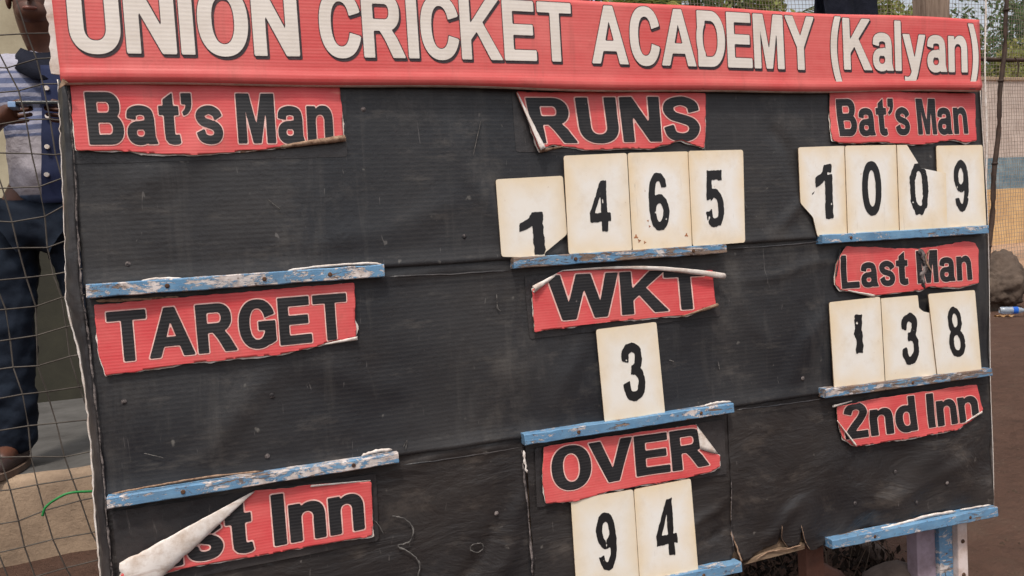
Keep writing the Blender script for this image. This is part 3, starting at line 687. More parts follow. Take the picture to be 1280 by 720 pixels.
# ---- header banner
HY = -.034
def hsurf(x, z):
    x = np.asarray(x, float); z = np.asarray(z, float)
    return HY + .0022 * np.sin(x * 4.3 + 1) + .0012 * np.sin(x * 9 + z * 8)
def header():
    bl, br = XZ(76, 103, HY), XZ(1226, 113, HY); tl, tr = XZ(62, 0, HY), XZ(1225, 26, HY)
    Hh = tr[1] - br[1]
    top0 = bl[1] + Hh * 1.08
    n = 160; prof = [(0.030, -.004), (.022, -.010), (.010, -.012), (.002, -.010), (-.002, -.004), (-.0035, .003), (-.002, .010), (0, .016)]
    V = []; mi = []
    zs = np.linspace(.028, 1, 20)
    def zb(x):
        t = (x - bl[0]) / (br[0] - bl[0]); return bl[1] * (1 - t) + br[1] * t + .0035 * math.sin(t * 7 + .5) + .0015 * math.sin(t * 23)
    for i in range(n + 1):
        t = i / n; x = bl[0] * (1 - t) + br[0] * t; z0 = zb(x); ztop = z0 + Hh * (1.08 - .08 * t)
        for (dy, dz) in prof: V.append((x, float(hsurf(x, z0)) + dy, z0 + .008 + dz))
        for q in zs[1:]:
            z = z0 + .024 + (ztop - z0 - .024) * (q - .028) / .972; sh = (tl[0] - bl[0]) * (z - z0) / Hh * (1 - t) * .6
            V.append((x + sh, float(hsurf(x, z)), z))
    k = len(prof) + len(zs) - 1; F = []; fm = []
    for i in range(n):
        for j in range(k - 1):
            F.append((i * k + j, (i + 1) * k + j, (i + 1) * k + j + 1, i * k + j + 1)); fm.append(1 if j < 3 else 0)
    h = mk('header_banner', V, F, 'red_header_print', SB, smooth=True, mats=['red_header_print', 'peel'], fm=fm); solid(h, .003, 1)
    h.modifiers[0].offset = -1
    # white backing board that shows at the left end, battens behind
    V = []; nz = 26
    bb = [(60, -60), (56, 0), (62, 40), (63, 92)]; rp = [(72, -60), (70, 0), (76, 60), (80, 96)]
    A = np.array(spl([XZ(*q, y=-.012) for q in bb], 8)); Bq = np.array(spl([XZ(*q, y=-.012) for q in rp], 8))
    for i in range(len(A)): V += [(A[i][0] + .0015 * math.sin(i * 1.9), -.010, A[i][1]), (Bq[i][0] + .02, -.012, Bq[i][1])]
    o = mk('backing_board', V, [(2 * i, 2 * i + 1, 2 * i + 3, 2 * i + 2) for i in range(len(A) - 1)], 'peel', SB); solid(o, .006, 0)
    box('frame_batten', .0, 2.07, -.002, .035, Z0 + .03, Z0 + .07, 'wood', SB, b=.002)
    box('frame_batten', .0, 2.07, -.002, .035, Z0 + .125, Z0 + .16, 'wood', SB, b=.002)
    def clip(Q): return np.full(len(Q), -1.0)
    capb = XZ(745, 80, HY), XZ(765, 8, HY)
    def hq(xl, yl, xr, yr, capL, capR, lean=.0):
        BL, BR = XZ(xl, yl, HY), XZ(xr, yr, HY)
        return (BL, BR, BR + np.array((0, capR)), BL + np.array((0, capL)))
    hh = lambda x, yt, yb_: float(XZ(x, yt, HY)[1] - XZ(x, yb_, HY)[1])
    c1, c2, c3, c4 = hh(640, 2.5, 77), hh(750, 8, 80), hh(1008, 20.5, 87), hh(1066, 24, 88)
    c0 = c1 * 1.02
    L = lambda: [('letter_shadow', 1.9, (2.6, -3.4), .0006, 'drop'), ('letter_outline', 1.9, (0, 0), .0011, 'drop'), ('lettering', .5, (0, 0), .0016, 'letter_white')]
    cl = lambda px, py, qx, qy: XZ(qx, qy, HY)[1] - XZ(px, py, HY)[1]
    word('UNION', hq(89, 65, 375, 70, c0, c0), hsurf, L(), h, 2.2, space=8)
    word('CRICKET', hq(402, 70.5, 716, 77.5, c0, c1), hsurf, L(), h, 2.2, space=7)
    word('ACADEMY', hq(740, 79, 1020, 87.5, c2, c3), hsurf, L(), h, 2.2, space=7)
    word('(Kalyan)', hq(1040, 86, 1222, 91, c4, c4 * .985), hsurf, L(), h, 2.2, space=6)
    o = mk('torn_edge', [(float(bl[0]) - .004, HY - .004, float(bl[1]) - .012), (float(bl[0]) + .012, HY - .004, float(bl[1]) - .001), (float(bl[0]) + .004, HY - .004, float(bl[1]) + .006)], [(0, 1, 2)], 'core', h); solid(o, .002, 0)
header()

# ---- red labels
def grown(poly, d, seed): return poly
def label(name_label, poly, word_, quad, seed, backpatch=None, clipx=None, curls=(), space=9):
    pz = np.array([XZ(*q, y=-.010) for q in poly])
    lo, hi = pz.min(0) - .012, pz.max(0) + .012
    stp = .0042
    xs = np.arange(lo[0], hi[0], stp); zs = np.arange(lo[1], hi[1], stp); X, Z = np.meshgrid(xs, zs); P = np.c_[X.ravel(), Z.ravel()]
    d0 = psdf(P, pz)
    jag = lnoise(P, .016, seed) * .0022 + lnoise(P, .05, seed + 3) * .0012
    top = pz[:, 1].max()
    def lift(x, z):  # gentle buckling of the loose sheet
        return .0105 + .0018 * np.sin(x * 17 + seed) + .0022 * np.clip((top - z) / .12, 0, 1) ** 2 + .0010 * np.sin(x * 43 + z * 30 + seed)
    def surf(x, z): return surfb(x, z) - lift(np.asarray(x, float), np.asarray(z, float))
    v, F = msq(xs, zs, (d0 + jag).reshape(X.shape))
    lab = mk('red_label', np.c_[v[:, 0], surf(v[:, 0], v[:, 1]), v[:, 1]], F, 'red_label_print', SB, smooth=True, mats=['red_label_print', 'core', 'peel']); solid(lab, .0022, -1, 1)
    lab.data.materials[1] = M['core']
    if name_label: lab['label'] = name_label
    # torn pale core showing round the tear
    j2 = lnoise(P, .022, seed + 9) * .0042 + .0006
    v, F = msq(xs, zs, (d0 + jag * .5 + j2 - .0024 + .004 * np.clip((Z.ravel() - (lo[1] + hi[1]) / 2) * 30, 0, 1)).reshape(X.shape))
    if len(F):
        o = mk('torn_core', np.c_[v[:, 0], surf(v[:, 0], v[:, 1]) + .0026, v[:, 1]], F, 'peel', lab, smooth=True)
    if backpatch:  # thin black backing sheet, a little larger than the label
        q = [XZ(*a, y=-.010) for a in backpatch]; qq = np.array(q)
        l2, h2 = qq.min(0) - .01, qq.max(0) + .01; xs2 = np.arange(l2[0], h2[0], .006); zs2 = np.arange(l2[1], h2[1], .006)
        X2, Z2 = np.meshgrid(xs2, zs2); P2 = np.c_[X2.ravel(), Z2.ravel()]; v, F = msq(xs2, zs2, (psdf(P2, qq) + lnoise(P2, .03, seed) * .001).reshape(X2.shape))
        o = mk('black_patch', np.c_[v[:, 0], surfb(v[:, 0], v[:, 1]) - .0044, v[:, 1]], F, 'film', SB, smooth=True)
    q = [XZ(*a, y=-.012) for a in quad]
    def clip(Q): return psdf(Q, pz) + lnoise(Q, .016, seed) * .0022 + lnoise(Q, .05, seed + 3) * .0012 + .0016
    word(word_, q, surf, [('letter_outline', 3.7, (0, 0), .0006, 'halo'), ('lettering', 1.2, (0, 0), .0011, 'ink')], lab, 2.8, clip=clip, space=space, seed=seed, rag=.25)
    return lab, surf
def curl(p0, p1, r0, r1, a1, mat, parent, side=1, base=-.014, a0=0, na=14, nl=16, rag=0, name='curled_edge', y1=None, flat=1.0, bow=0.0, dent=.22):
    a = XZ(*p0, y=base); b = XZ(*p1, y=base); A = np.array((a[0], base, a[1])); Bv = np.array((b[0], base if y1 is None else y1, b[1]))
    d = Bv - A; d /= np.linalg.norm(d); n = np.array((0, -1.0, 0)); n -= d * (n @ d); n /= np.linalg.norm(n); s = np.cross(d, n) * side
    V = []
    for i in range(nl + 1):
        t = i / nl; r = r0 + (r1 - r0) * t; c = A * (1 - t) + Bv * t + n * r
        for k in range(na + 1):
            th = rad(a0 + (a1 - a0) * k / na); wob = 1 + dent * noise.noise(Vector((i * .55, k * .35, p0[1] * .1))); jit = rag * noise.noise(Vector((i * .8, k * .2, p0[0]))) if k == na else 0
            V.append(c - n * r * (1 - flat) + np.array((0, 0, bow * math.sin(math.pi * t))) + r * wob * (-n * math.cos(th) * flat + s * math.sin(th) / (.5 + .5 * flat)) + d * (jit + (rag * random.uniform(-.6, .6) if i in (0, nl) else 0)))
    w_ = na + 1; F = [(i * w_ + k, (i + 1) * w_ + k, (i + 1) * w_ + k + 1, i * w_ + k + 1) for i in range(nl) for k in range(na)]
    o = mk(name, V, F, mat, parent, smooth=True); solid(o, .0012, 0); return o
lab, _ = label('wide red label lettered Bat\'s Man, bottom edge torn', [(88, 104), (424, 107), (428, 171), (420, 175), (380, 181), (320, 188), (245, 195), (200, 194), (150, 189), (96, 189)],
      "Bat's Man", [(114, 181), (416, 178.5), (413, 119), (107, 117)], 1, [(86, 104), (432, 107), (434, 196), (92, 205)])
curl((300, 190), (431, 173), .0015, .006, 250, 'core', lab, 1, rag=.002)
lab, _ = label('red label lettered RUNS with its left edge curled back', [(644, 115), (880, 117), (879, 187), (867, 182), (850, 176), (830, 182), (812, 186), (740, 188), (705, 183), (690, 181), (673, 189), (657, 145)],
      'RUNS', [(668, 179), (873, 176), (871, 122), (657, 123)], 2, [(640, 114), (884, 117), (885, 190), (645, 190)])
curl((646, 116), (675, 188), .001, .009, 215, 'peel', lab, -1, rag=.003)
curl((704, 183), (674, 188), .001, .005, 200, 'core', lab, -1, rag=.003)
lab, _ = label('small red label lettered Bat\'s Man at the right end', [(1035, 115), (1218, 117), (1218, 177), (1205, 179), (1190, 175), (1150, 181), (1120, 180), (1100, 178), (1060, 180), (1036, 177)],
      "Bat's Man", [(1046, 170.5), (1208, 167), (1206, 124), (1043, 125)], 3)
lab, _ = label('red label lettered TARGET', [(118, 381), (442, 353), (445, 422), (425, 424), (411, 427), (395, 432), (349, 443), (300, 447), (244, 453), (180, 462), (132, 470), (123, 438)],
      'TARGET', [(139, 452.6), (435, 422), (431, 366.5), (133, 391)], 4)
curl((395, 432), (446, 422), .001, .004, 220, 'peel', lab, 1, rag=.002)
lab, _ = label('red label lettered WKT with rolled white top edge', [(664, 362), (696, 340), (794, 333), (889, 338), (893, 380), (878, 386), (858, 394), (820, 397), (760, 402), (742, 404), (725, 405), (702, 410), (667, 414)],
      'WKT', [(685, 401), (882, 384), (878, 336), (682, 345)], 5, [(655, 345), (898, 332), (902, 395), (662, 424)], space=5)
curl((703, 338), (904, 344), .0008, .0065, 215, 'peel', lab, 1, base=-.02, rag=.003, y1=-.021, nl=28, bow=.012, flat=.6)
curl((703, 338), (664, 361), .001, .008, 230, 'peel', lab, -1, rag=.003)
curl((850, 396), (894, 380), .001, .006, 210, 'core', lab, 1, rag=.003)
lab, osurf = label('red label lettered OVER with folded white corner', [(677, 557), (868, 530), (874, 561), (897, 568), (897, 582), (885, 589), (820, 603), (760, 612), (720, 624), (680, 627), (676, 600)],
      'OVER', [(690, 613), (884, 580), (880, 533), (686, 561)], 6, [(668, 560), (905, 524), (908, 592), (670, 634)], space=6)
def fold():
    p = [XZ(*q, y=-.016) for q in ((870, 530), (897, 567), (874, 561))]; V = []; F = []; n = 6
    for i in range(n + 1):
        for j in range(n + 1 - i):
            u, v = i / n, j / n; q = p[0] * (1 - u - v) + p[1] * u + p[2] * v
            V.append((q[0], -.014 - .012 * v ** .6 * (1 - .5 * v) - .004 * u, q[1]))
    idx = lambda i, j: sum(n + 1 - k for k in range(i)) + j
    for i in range(n):
        for j in range(n - i):
            F.append((idx(i, j), idx(i + 1, j), idx(i, j + 1)))
            if j < n - i - 1: F.append((idx(i + 1, j), idx(i + 1, j + 1), idx(i, j + 1)))
    o = mk('folded_corner', V, F, 'peel', lab, smooth=True); solid(o, .0012, 0)
fold()
lab, _ = label('red label lettered 1st Inn with a large white corner rolled down over the 1', [(318, 614), (385, 606), (464, 600), (465, 668), (400, 679), (334, 691), (240, 707), (190, 718), (150, 730), (152, 716)],
      '1st Inn', [(195, 710), (455, 659.5), (451, 600), (188, 645)], 7, [(140, 640), (470, 592), (474, 676), (150, 740)])
curl((316, 615), (160, 718), .0008, .031, 225, 'peel', lab, -1, base=-.016, rag=.006, nl=34, na=22, flat=.42, dent=.09)
curl((463, 600), (388, 606), .001, .003, 200, 'peel', lab, -1, rag=.001)
lab, _ = label('red label lettered Last Man, split through the M', [(1055, 308), (1144, 311), (1160, 309), (1202, 302), (1216, 304), (1221, 312), (1220, 353), (1197, 360), (1158, 358), (1149, 362), (1091, 369), (1072, 365), (1047, 363), (1041, 355), (1043, 330), (1048, 317)],
      'Last Man', [(1050, 360.5), (1212, 349), (1210, 310), (1048, 320)], 8)
curl((1050, 311), (1042, 345), .001, .004, 200, 'film', lab, -1, rag=.002)
lifted_ = ribbon('split_tear', [XZ(1146, 311, -.014), XZ(1154, 330, -.014), XZ(1150, 345, -.014), XZ(1153, 361, -.014)], .013, 'scuff', lab, .0125, .6, 5, th=.0015)
ribbon('split_tear', [XZ(1158, 312, -.014), XZ(1154, 324, -.014), XZ(1161, 340, -.014)], .004, 'core', lab, .0135, .6, 6, th=.001)
curl((1050, 361), (1090, 369), .001, .005, 200, 'peel', lab, 1, rag=.002)
lab, _ = label('red label lettered 2nd Inn with curled lower corners', [(1045, 508), (1103, 495), (1218, 480), (1225, 512), (1211, 525), (1193, 536), (1150, 544), (1068, 558), (1053, 548), (1047, 529)],
      '2nd Inn', [(1057, 549), (1221, 524), (1217, 484), (1052, 505)], 9)
curl((1046, 526), (1068, 557), .001, .0035, 200, 'peel', lab, -1, rag=.002)
curl((1190, 537), (1224, 514), .001, .0045, 210, 'peel', lab, 1, rag=.003)
curl((1064, 501), (1040, 507), .001, .0035, 220, 'peel', lab, -1, rag=.002)

# ---- blue painted rails
def rail(q, mat, seed, nails=()):
    tl, tr, br, bl = q; Y0 = -.032; Y1 = -.004
    a, b, c, d = XZ(*tl, y=Y0), XZ(*tr, y=Y0), XZ(*br, y=Y0), XZ(*bl, y=Y0); n = 44; V = []
    for i in range(n + 1):
        t = i / n; T = a * (1 - t) + b * t; Bt = d * (1 - t) + c * t
        e = lambda k: .0014 * noise.noise(Vector((i * .35, k * 2.1, seed)))
        e2 = lambda k: .0009 * noise.noise(Vector((i * .9, k * 2.1, seed + 9)))
        c_ = .0018
        V += [(T[0], Y1, T[1] + e(0)), (T[0], Y0 + c_, T[1] + e(1)), (T[0], Y0, T[1] - c_ + e(1) + e2(1)), (Bt[0], Y0, Bt[1] + c_ + e(2) + e2(2)), (Bt[0], Y0 + c_, Bt[1] + e(2)), (Bt[0], Y1, Bt[1] + e(3))]
    F = []
    for i in range(n):
        for k in range(6): F.append((i * 6 + k, i * 6 + (k + 1) % 6, (i + 1) * 6 + (k + 1) % 6, (i + 1) * 6 + k))
    F += [tuple(range(6))[::-1], tuple(n * 6 + k for k in range(6))]
    o = mk('painted_rail', V, F, mat, SB)
    for f in nails:
        t = f; T = (a * (1 - t) + b * t) * .5 + (d * (1 - t) + c * t) * .5; V = []; r = .0042
        for k in range(10): V.append((T[0] + r * math.cos(k * .628), Y0 - .0005, T[1] + r * math.sin(k * .628)))
        for k in range(10): V.append((T[0] + r * .7 * math.cos(k * .628), Y0 - .0022, T[1] + r * .7 * math.sin(k * .628)))
        mk('nail', V, [(k, (k + 1) % 10, 10 + (k + 1) % 10, 10 + k) for k in range(10)] + [tuple(range(10, 20))], 'rust', o)
rail([(107, 355.5), (480, 330.5), (481, 346), (108, 373)], 'blue_paint_flaking', 1, (.25, .57, .8))
rail([(642, 322), (908, 305), (909, 316), (643, 336)], 'blue_paint_bare', 2, (.27, .83))
rail([(1028, 293.5), (1236, 281.5), (1236, 292), (1028, 305)], 'blue_paint_fresh', 3, (.16,))
rail([(133, 622.5), (498, 566.5), (499, 579), (134, 637)], 'blue_paint_flaking', 4, (.24, .83))
rail([(655, 543.5), (917, 504), (918, 516), (657, 557)], 'blue_paint_fresh', 5, (.24, .83))
rail([(1032, 486.5), (1240, 460.5), (1241, 470), (1033, 498)], 'blue_paint_bare', 6, (.5,))
rail([(668, 754), (927, 703), (928, 715.5), (670, 770)], 'blue_paint_flaking', 7, (.25, .8))
rail([(1040, 675.5), (1247, 633.5), (1248, 646), (1041, 687)], 'blue_paint_fresh', 8, (.24, .82))
rail([(150, 880), (512, 800), (513, 815), (151, 897)], 'blue_paint_flaking', 9, (.25, .8))
# exposed plywood strip under the torn sheet
o = mk('exposed_ply', [(p[0], yy, p[1]) for yy in (-.004, .02) for p in [XZ(*q, y=-.004) for q in ((930, 706), (1006, 686), (1006, 678), (985, 684), (960, 690), (940, 698))]],
       [(0, 1, 2, 3, 4, 5), (11, 10, 9, 8, 7, 6), (0, 6, 7, 1), (1, 7, 8, 2), (2, 8, 9, 3), (3, 9, 10, 4), (4, 10, 11, 5), (5, 11, 6, 0)], 'wood', SB)
# ---- legs
def legs():
    for cx in (2.00, .09):
        o = box('leg', cx - .015, cx + .018, .012, .05, -.01, Z0 - 1.084, 'wpaint', SB, b=.003)
        box('leg_side_board', cx - .062, cx - .016, .028, .058, -.01, Z0 - 1.084, 'blue_paint_fresh', SB, b=.002)
        box('leg_back_board', cx - .125, cx - .063, .040, .075, -.01, Z0 - 1.084, 'lilac', SB, b=.002)
        for zz in (.10, .19):
            V = []; r = .006
            for k in range(10): V.append((cx + r * math.cos(k * .628), .0115, zz + r * math.sin(k * .628)))
            for k in range(10): V.append((cx + r * .6 * math.cos(k * .628), .008, zz + r * .6 * math.sin(k * .628)))
            mk('bolt', V, [(k, (k + 1) % 10, 10 + (k + 1) % 10, 10 + k) for k in range(10)] + [tuple(range(10, 20))], 'rust', o)
    for cx in (1.56, .55):   # rear struts that prop the board
        V = []
        for (x, y, z) in ((cx, .07, Z0 - .25), (cx - .02, .62, -.01)):
            for dx, dy in ((-.022, -.02), (.022, -.02), (.022, .02), (-.022, .02)): V.append((x + dx, y + dy, z))
        mk('rear_strut', V, [(0, 1, 5, 4), (1, 2, 6, 5), (2, 3, 7, 6), (3, 0, 4, 7), (3, 2, 1, 0), (4, 5, 6, 7)], 'lilac', SB)
    box('centre_leg', 1.545, 1.60, .066, .10, -.01, Z0 - .9, 'redstone', SB, b=.003)
legs()

# ------------------------------------------------------------------ number cards (each stands on its rail)
def card(poly, digit, dbox, lab_, yb, seed, rag=2.2, group='cream number cards on the scoreboard', rfil=.006, marks=None):
    yb = yb - .004
    P = np.array([XZ(*q, y=yb) for q in poly]); lo, hi = P.min(0), P.max(0)
    base = ((lo[0] + hi[0]) / 2, yb, lo[1])
    fp = fillet(P, rfil, 3)
    if (np.roll(fp, -1, 0)[:, 0] * fp[:, 1] - fp[:, 0] * np.roll(fp, -1, 0)[:, 1]).sum() > 0: fp = fp[::-1]
    root = empty('number_card', base, lab_, 'number card', group)
    lean = .002
    yf = lambda z: yb + lean * (z - lo[1]) / (hi[1] - lo[1])
    n = len(fp); V = [(x, yf(z), z) for x, z in fp] + [(x, yf(z) + .0026, z) for x, z in fp]
    F = [tuple(range(n)), tuple(range(2 * n - 1, n - 1, -1))] + [(i, n + i, n + (i + 1) % n, (i + 1) % n) for i in range(n)]
    uv = [((x - lo[0]) / (hi[0] - lo[0]), (z - lo[1]) / (hi[1] - lo[1])) for x, _, z in V]
    mk('plate', V, F, 'card', root, mats=['card', 'card_edge'], fm=[0, 0] + [1] * n, uv=uv)
    x0, y0, x1, y1 = dbox; cx, cyy = (x0 + x1) / 2, (y0 + y1) / 2
    c = XZ(cx, cyy, yb); up = XZ(cx, y0, yb) - XZ(cx, y1, yb); H = abs(up[1]); Wd = abs((XZ(x1, cyy, yb) - XZ(x0, cyy, yb))[0])
    tl_, bl_ = P[0], P[-1]; ax = tl_ - bl_; ax /= np.linalg.norm(ax); tr_ = P[1]; hx = tr_ - tl_; hx /= np.linalg.norm(hx)
    BL = c - ax * H / 2 - hx * Wd / 2; BR = c - ax * H / 2 + hx * Wd / 2; TR_ = c + ax * H / 2 + hx * Wd / 2; TL = c + ax * H / 2 - hx * Wd / 2
    word(digit, (BL, BR, TR_, TL), lambda x, z: yf(np.asarray(z)), [('numeral', 0, (0, 0), .0007, 'digit')], root, 2.0, rag=rag, seed=seed, clip=lambda Q: psdf(Q, P) + .0005)
    if marks:
        for (mx, my, r) in marks:
            q = XZ(mx, my, yb); t = np.linspace(0, 2 * math.pi, 14, endpoint=False)
            rr = [r * (1 + .5 * math.sin(3 * a + mx)) for a in t]
            mk('rust_stain', [(q[0] + k * math.cos(a), float(yf(q[1])) - .0004, q[1] + k * math.sin(a)) for a, k in zip(t, rr)], [tuple(range(14))], 'stain', root)
card([(620, 224), (704, 219.5), (709, 293), (681, 316), (681, 322), (627, 321)], '1', (650, 266, 680, 319), 'low cream card with a broken corner reading 1, leftmost under RUNS', -.014, 1)
card([(705, 194.5), (784, 191), (790, 313), (711, 318)], '4', (737, 226, 763, 290), 'tall cream card reading 4 on the flaking rail under RUNS', -.020, 2)
card([(785, 191), (861, 189), (865, 309), (791, 314)], '6', (811, 216, 836, 288), 'cream card reading 6 with rust spots at its foot, under RUNS', -.017, 3, marks=[(795, 296, .004), (799, 301, .003), (858, 294, .0035), (810, 276, .002), (812, 283, .002), (806, 303, .0025)])
card([(861, 188.5), (929.5, 187), (931.5, 303), (866, 308)], '5', (882, 213, 905, 284), 'cream card reading 5, last of the four under RUNS', -.020, 4)
card([(998.5, 184), (1057, 182), (1060, 293), (1022, 296), (1016.6, 271.5), (1001, 254)], '1', (1020, 206, 1041, 274), 'cream card reading 1 with a bite out of its left edge', -.017, 5)
card([(1057, 182), (1122, 181), (1125, 290), (1060, 293)], '0', (1078, 202, 1102, 269), 'whole cream card reading 0 beside the bitten card reading 1', -.020, 6, .9)
card([(1122, 181), (1134.5, 181), (1152, 210), (1171, 214), (1183, 216), (1184, 287), (1125, 290)], '0', (1137.5, 204, 1160.5, 268), 'cream card with broken corner reading a chipped 0', -.023, 7, 3.8, rfil=.002)
card([(1171, 182), (1229, 181), (1233, 284), (1174, 288)], '9', (1193, 200.5, 1211, 264), 'cream card reading 9 at the right end under Bat\'s Man', -.014, 8, 2.2)
card([(1037, 378), (1101, 371), (1106, 478), (1043, 487)], '|', (1066.5, 394, 1079.5, 441), 'cream card reading a ragged 1 under Last Man', -.020, 9, 4.5)
card([(1102, 373), (1148, 369), (1149.5, 385), (1155, 389.5), (1162, 391), (1172, 393), (1174, 470), (1107, 478)], '3', (1127, 391.5, 1148, 455), 'cream card reading 3 with its top right corner missing, under Last Man', -.017, 10, 3.4, rfil=.003)
card([(1161, 367.5), (1219.5, 362.5), (1227, 463), (1172, 470)], '8', (1185.5, 384, 1205, 446), 'cream card reading 8 under Last Man', -.021, 11)
card([(745.5, 412), (821, 402.5), (831.5, 517), (756, 529)], '3', (778, 428, 805, 501), 'single cream card reading 3 under WKT', -.018, 12, 2.2)
card([(714, 625), (792, 612), (800, 728), (721, 742)], '9', (746, 641, 771, 713), 'cream card reading 9, left one of the two under OVER', -.017, 13, 2.6)
card([(793, 612), (864, 598.5), (873, 714), (800, 727)], '4', (820, 624, 846, 695), 'cream card reading 4 beside the card reading 9 at the bottom', -.020, 14)

# ------------------------------------------------------------------ nets and poles
def tube(pts, r, V, F, ns=4, taper=None):
    pts = [Vector(p) for p in pts]; n = len(pts); b0 = len(V)
    for i, p in enumerate(pts):
        d = (pts[min(i + 1, n - 1)] - pts[max(i - 1, 0)]).normalized(); a = d.cross(Vector((0, 0, 1)))
        if a.length < .1: a = d.cross(Vector((0, 1, 0)))
        a.normalize(); b = d.cross(a); rr = r if taper is None else r + (taper - r) * i / max(1, n - 1)
        for k in range(ns): th = 2 * math.pi * k / ns; V.append(tuple(p + a * (rr * math.cos(th)) + b * (rr * math.sin(th))))
    for i in range(n - 1):
        for k in range(ns): F.append((b0 + i * ns + k, b0 + i * ns + (k + 1) % ns, b0 + (i + 1) * ns + (k + 1) % ns, b0 + (i + 1) * ns + k))
    F.append(tuple(b0 + k for k in range(ns))[::-1]); F.append(tuple(b0 + (n - 1) * ns + k for k in range(ns)))
def net(name, fn, nu, nv, r, mat, label_, knots=True, ns=4):
    V = []; F = []
    g = [[fn(i, j) for j in range(nv + 1)] for i in range(nu + 1)]
    for i in range(nu + 1): tube(g[i], r, V, F, ns)
    for j in range(nv + 1): tube([g[i][j] for i in range(nu + 1)], r, V, F, ns)
    if knots:
        for i in range(nu + 1):
            for j in range(nv + 1):
                p = g[i][j]; b = len(V); k = r * 1.9
                V += [(p[0] - k, p[1], p[2]), (p[0] + k, p[1], p[2]), (p[0], p[1] - k, p[2]), (p[0], p[1] + k, p[2]), (p[0], p[1], p[2] - k), (p[0], p[1], p[2] + k)]
                F += [(b, b + 2, b + 5), (b + 2, b + 1, b + 5), (b + 1, b + 3, b + 5), (b + 3, b, b + 5), (b + 2, b, b + 4), (b + 1, b + 2, b + 4), (b + 3, b + 1, b + 4), (b, b + 3, b + 4)]
    p = g[nu // 2][0]
    o = mk(name, V, F, mat, loc=(p[0], p[1], 0)); return tag(o, label_, 'net')
def near(i, j):
    x = -1.6 + i * .066; z = 2.5 - j * .064
    x += .17 * (1.6 - z) + .014 * math.sin(i * 1.3 + j * .35) + .022 * noise.noise(Vector((i * .4, j * .4, 0)))
    zz = z + .010 * math.sin(i * .9) + .024 * noise.noise(Vector((i * .5, j * .5, 5))) + .10 * (x + .6) * .25
    y = .42 + .05 * math.sin(x * 2.3) + .03 * noise.noise(Vector((x * 2, z * 2, 3)))
    if zz < .02: zz = .012 + .002 * (j % 3); y -= .05
    return (x, y, zz)
net('practice_net', near, 30, 39, .0015, 'cord', 'grey cord net with wide squares hanging in front of the standing man')
def far(i, j):
    x = 8.4 + i * .078; z = 5.75 - j * .078
    y = 11.5 + .35 * math.sin(i * .05) + .03 * noise.noise(Vector((i * .2, j * .2, 0)))
    return (x + .02 * noise.noise(Vector((i * .3, j * .3, 9))), y, z + .02 * math.sin(i * .2))
net('boundary_net', far, 134, 73, .0048, 'cord_pale', 'pale fine boundary net strung beyond the scoreboard', False, 3)
# green twine on the near net
V = []; F = []; tube(spl([at(53, 645, y=.36), at(57, 634, y=.36), at(70, 624, y=.36), at(88, 616, y=.36), at(118, 614, y=.37)], 6), .0028, V, F, 6)
tag(mk('twine', V, F, 'green', loc=tuple(at(53, 645, y=.36)), smooth=True), 'loose end of green twine caught in the near net', 'twine')
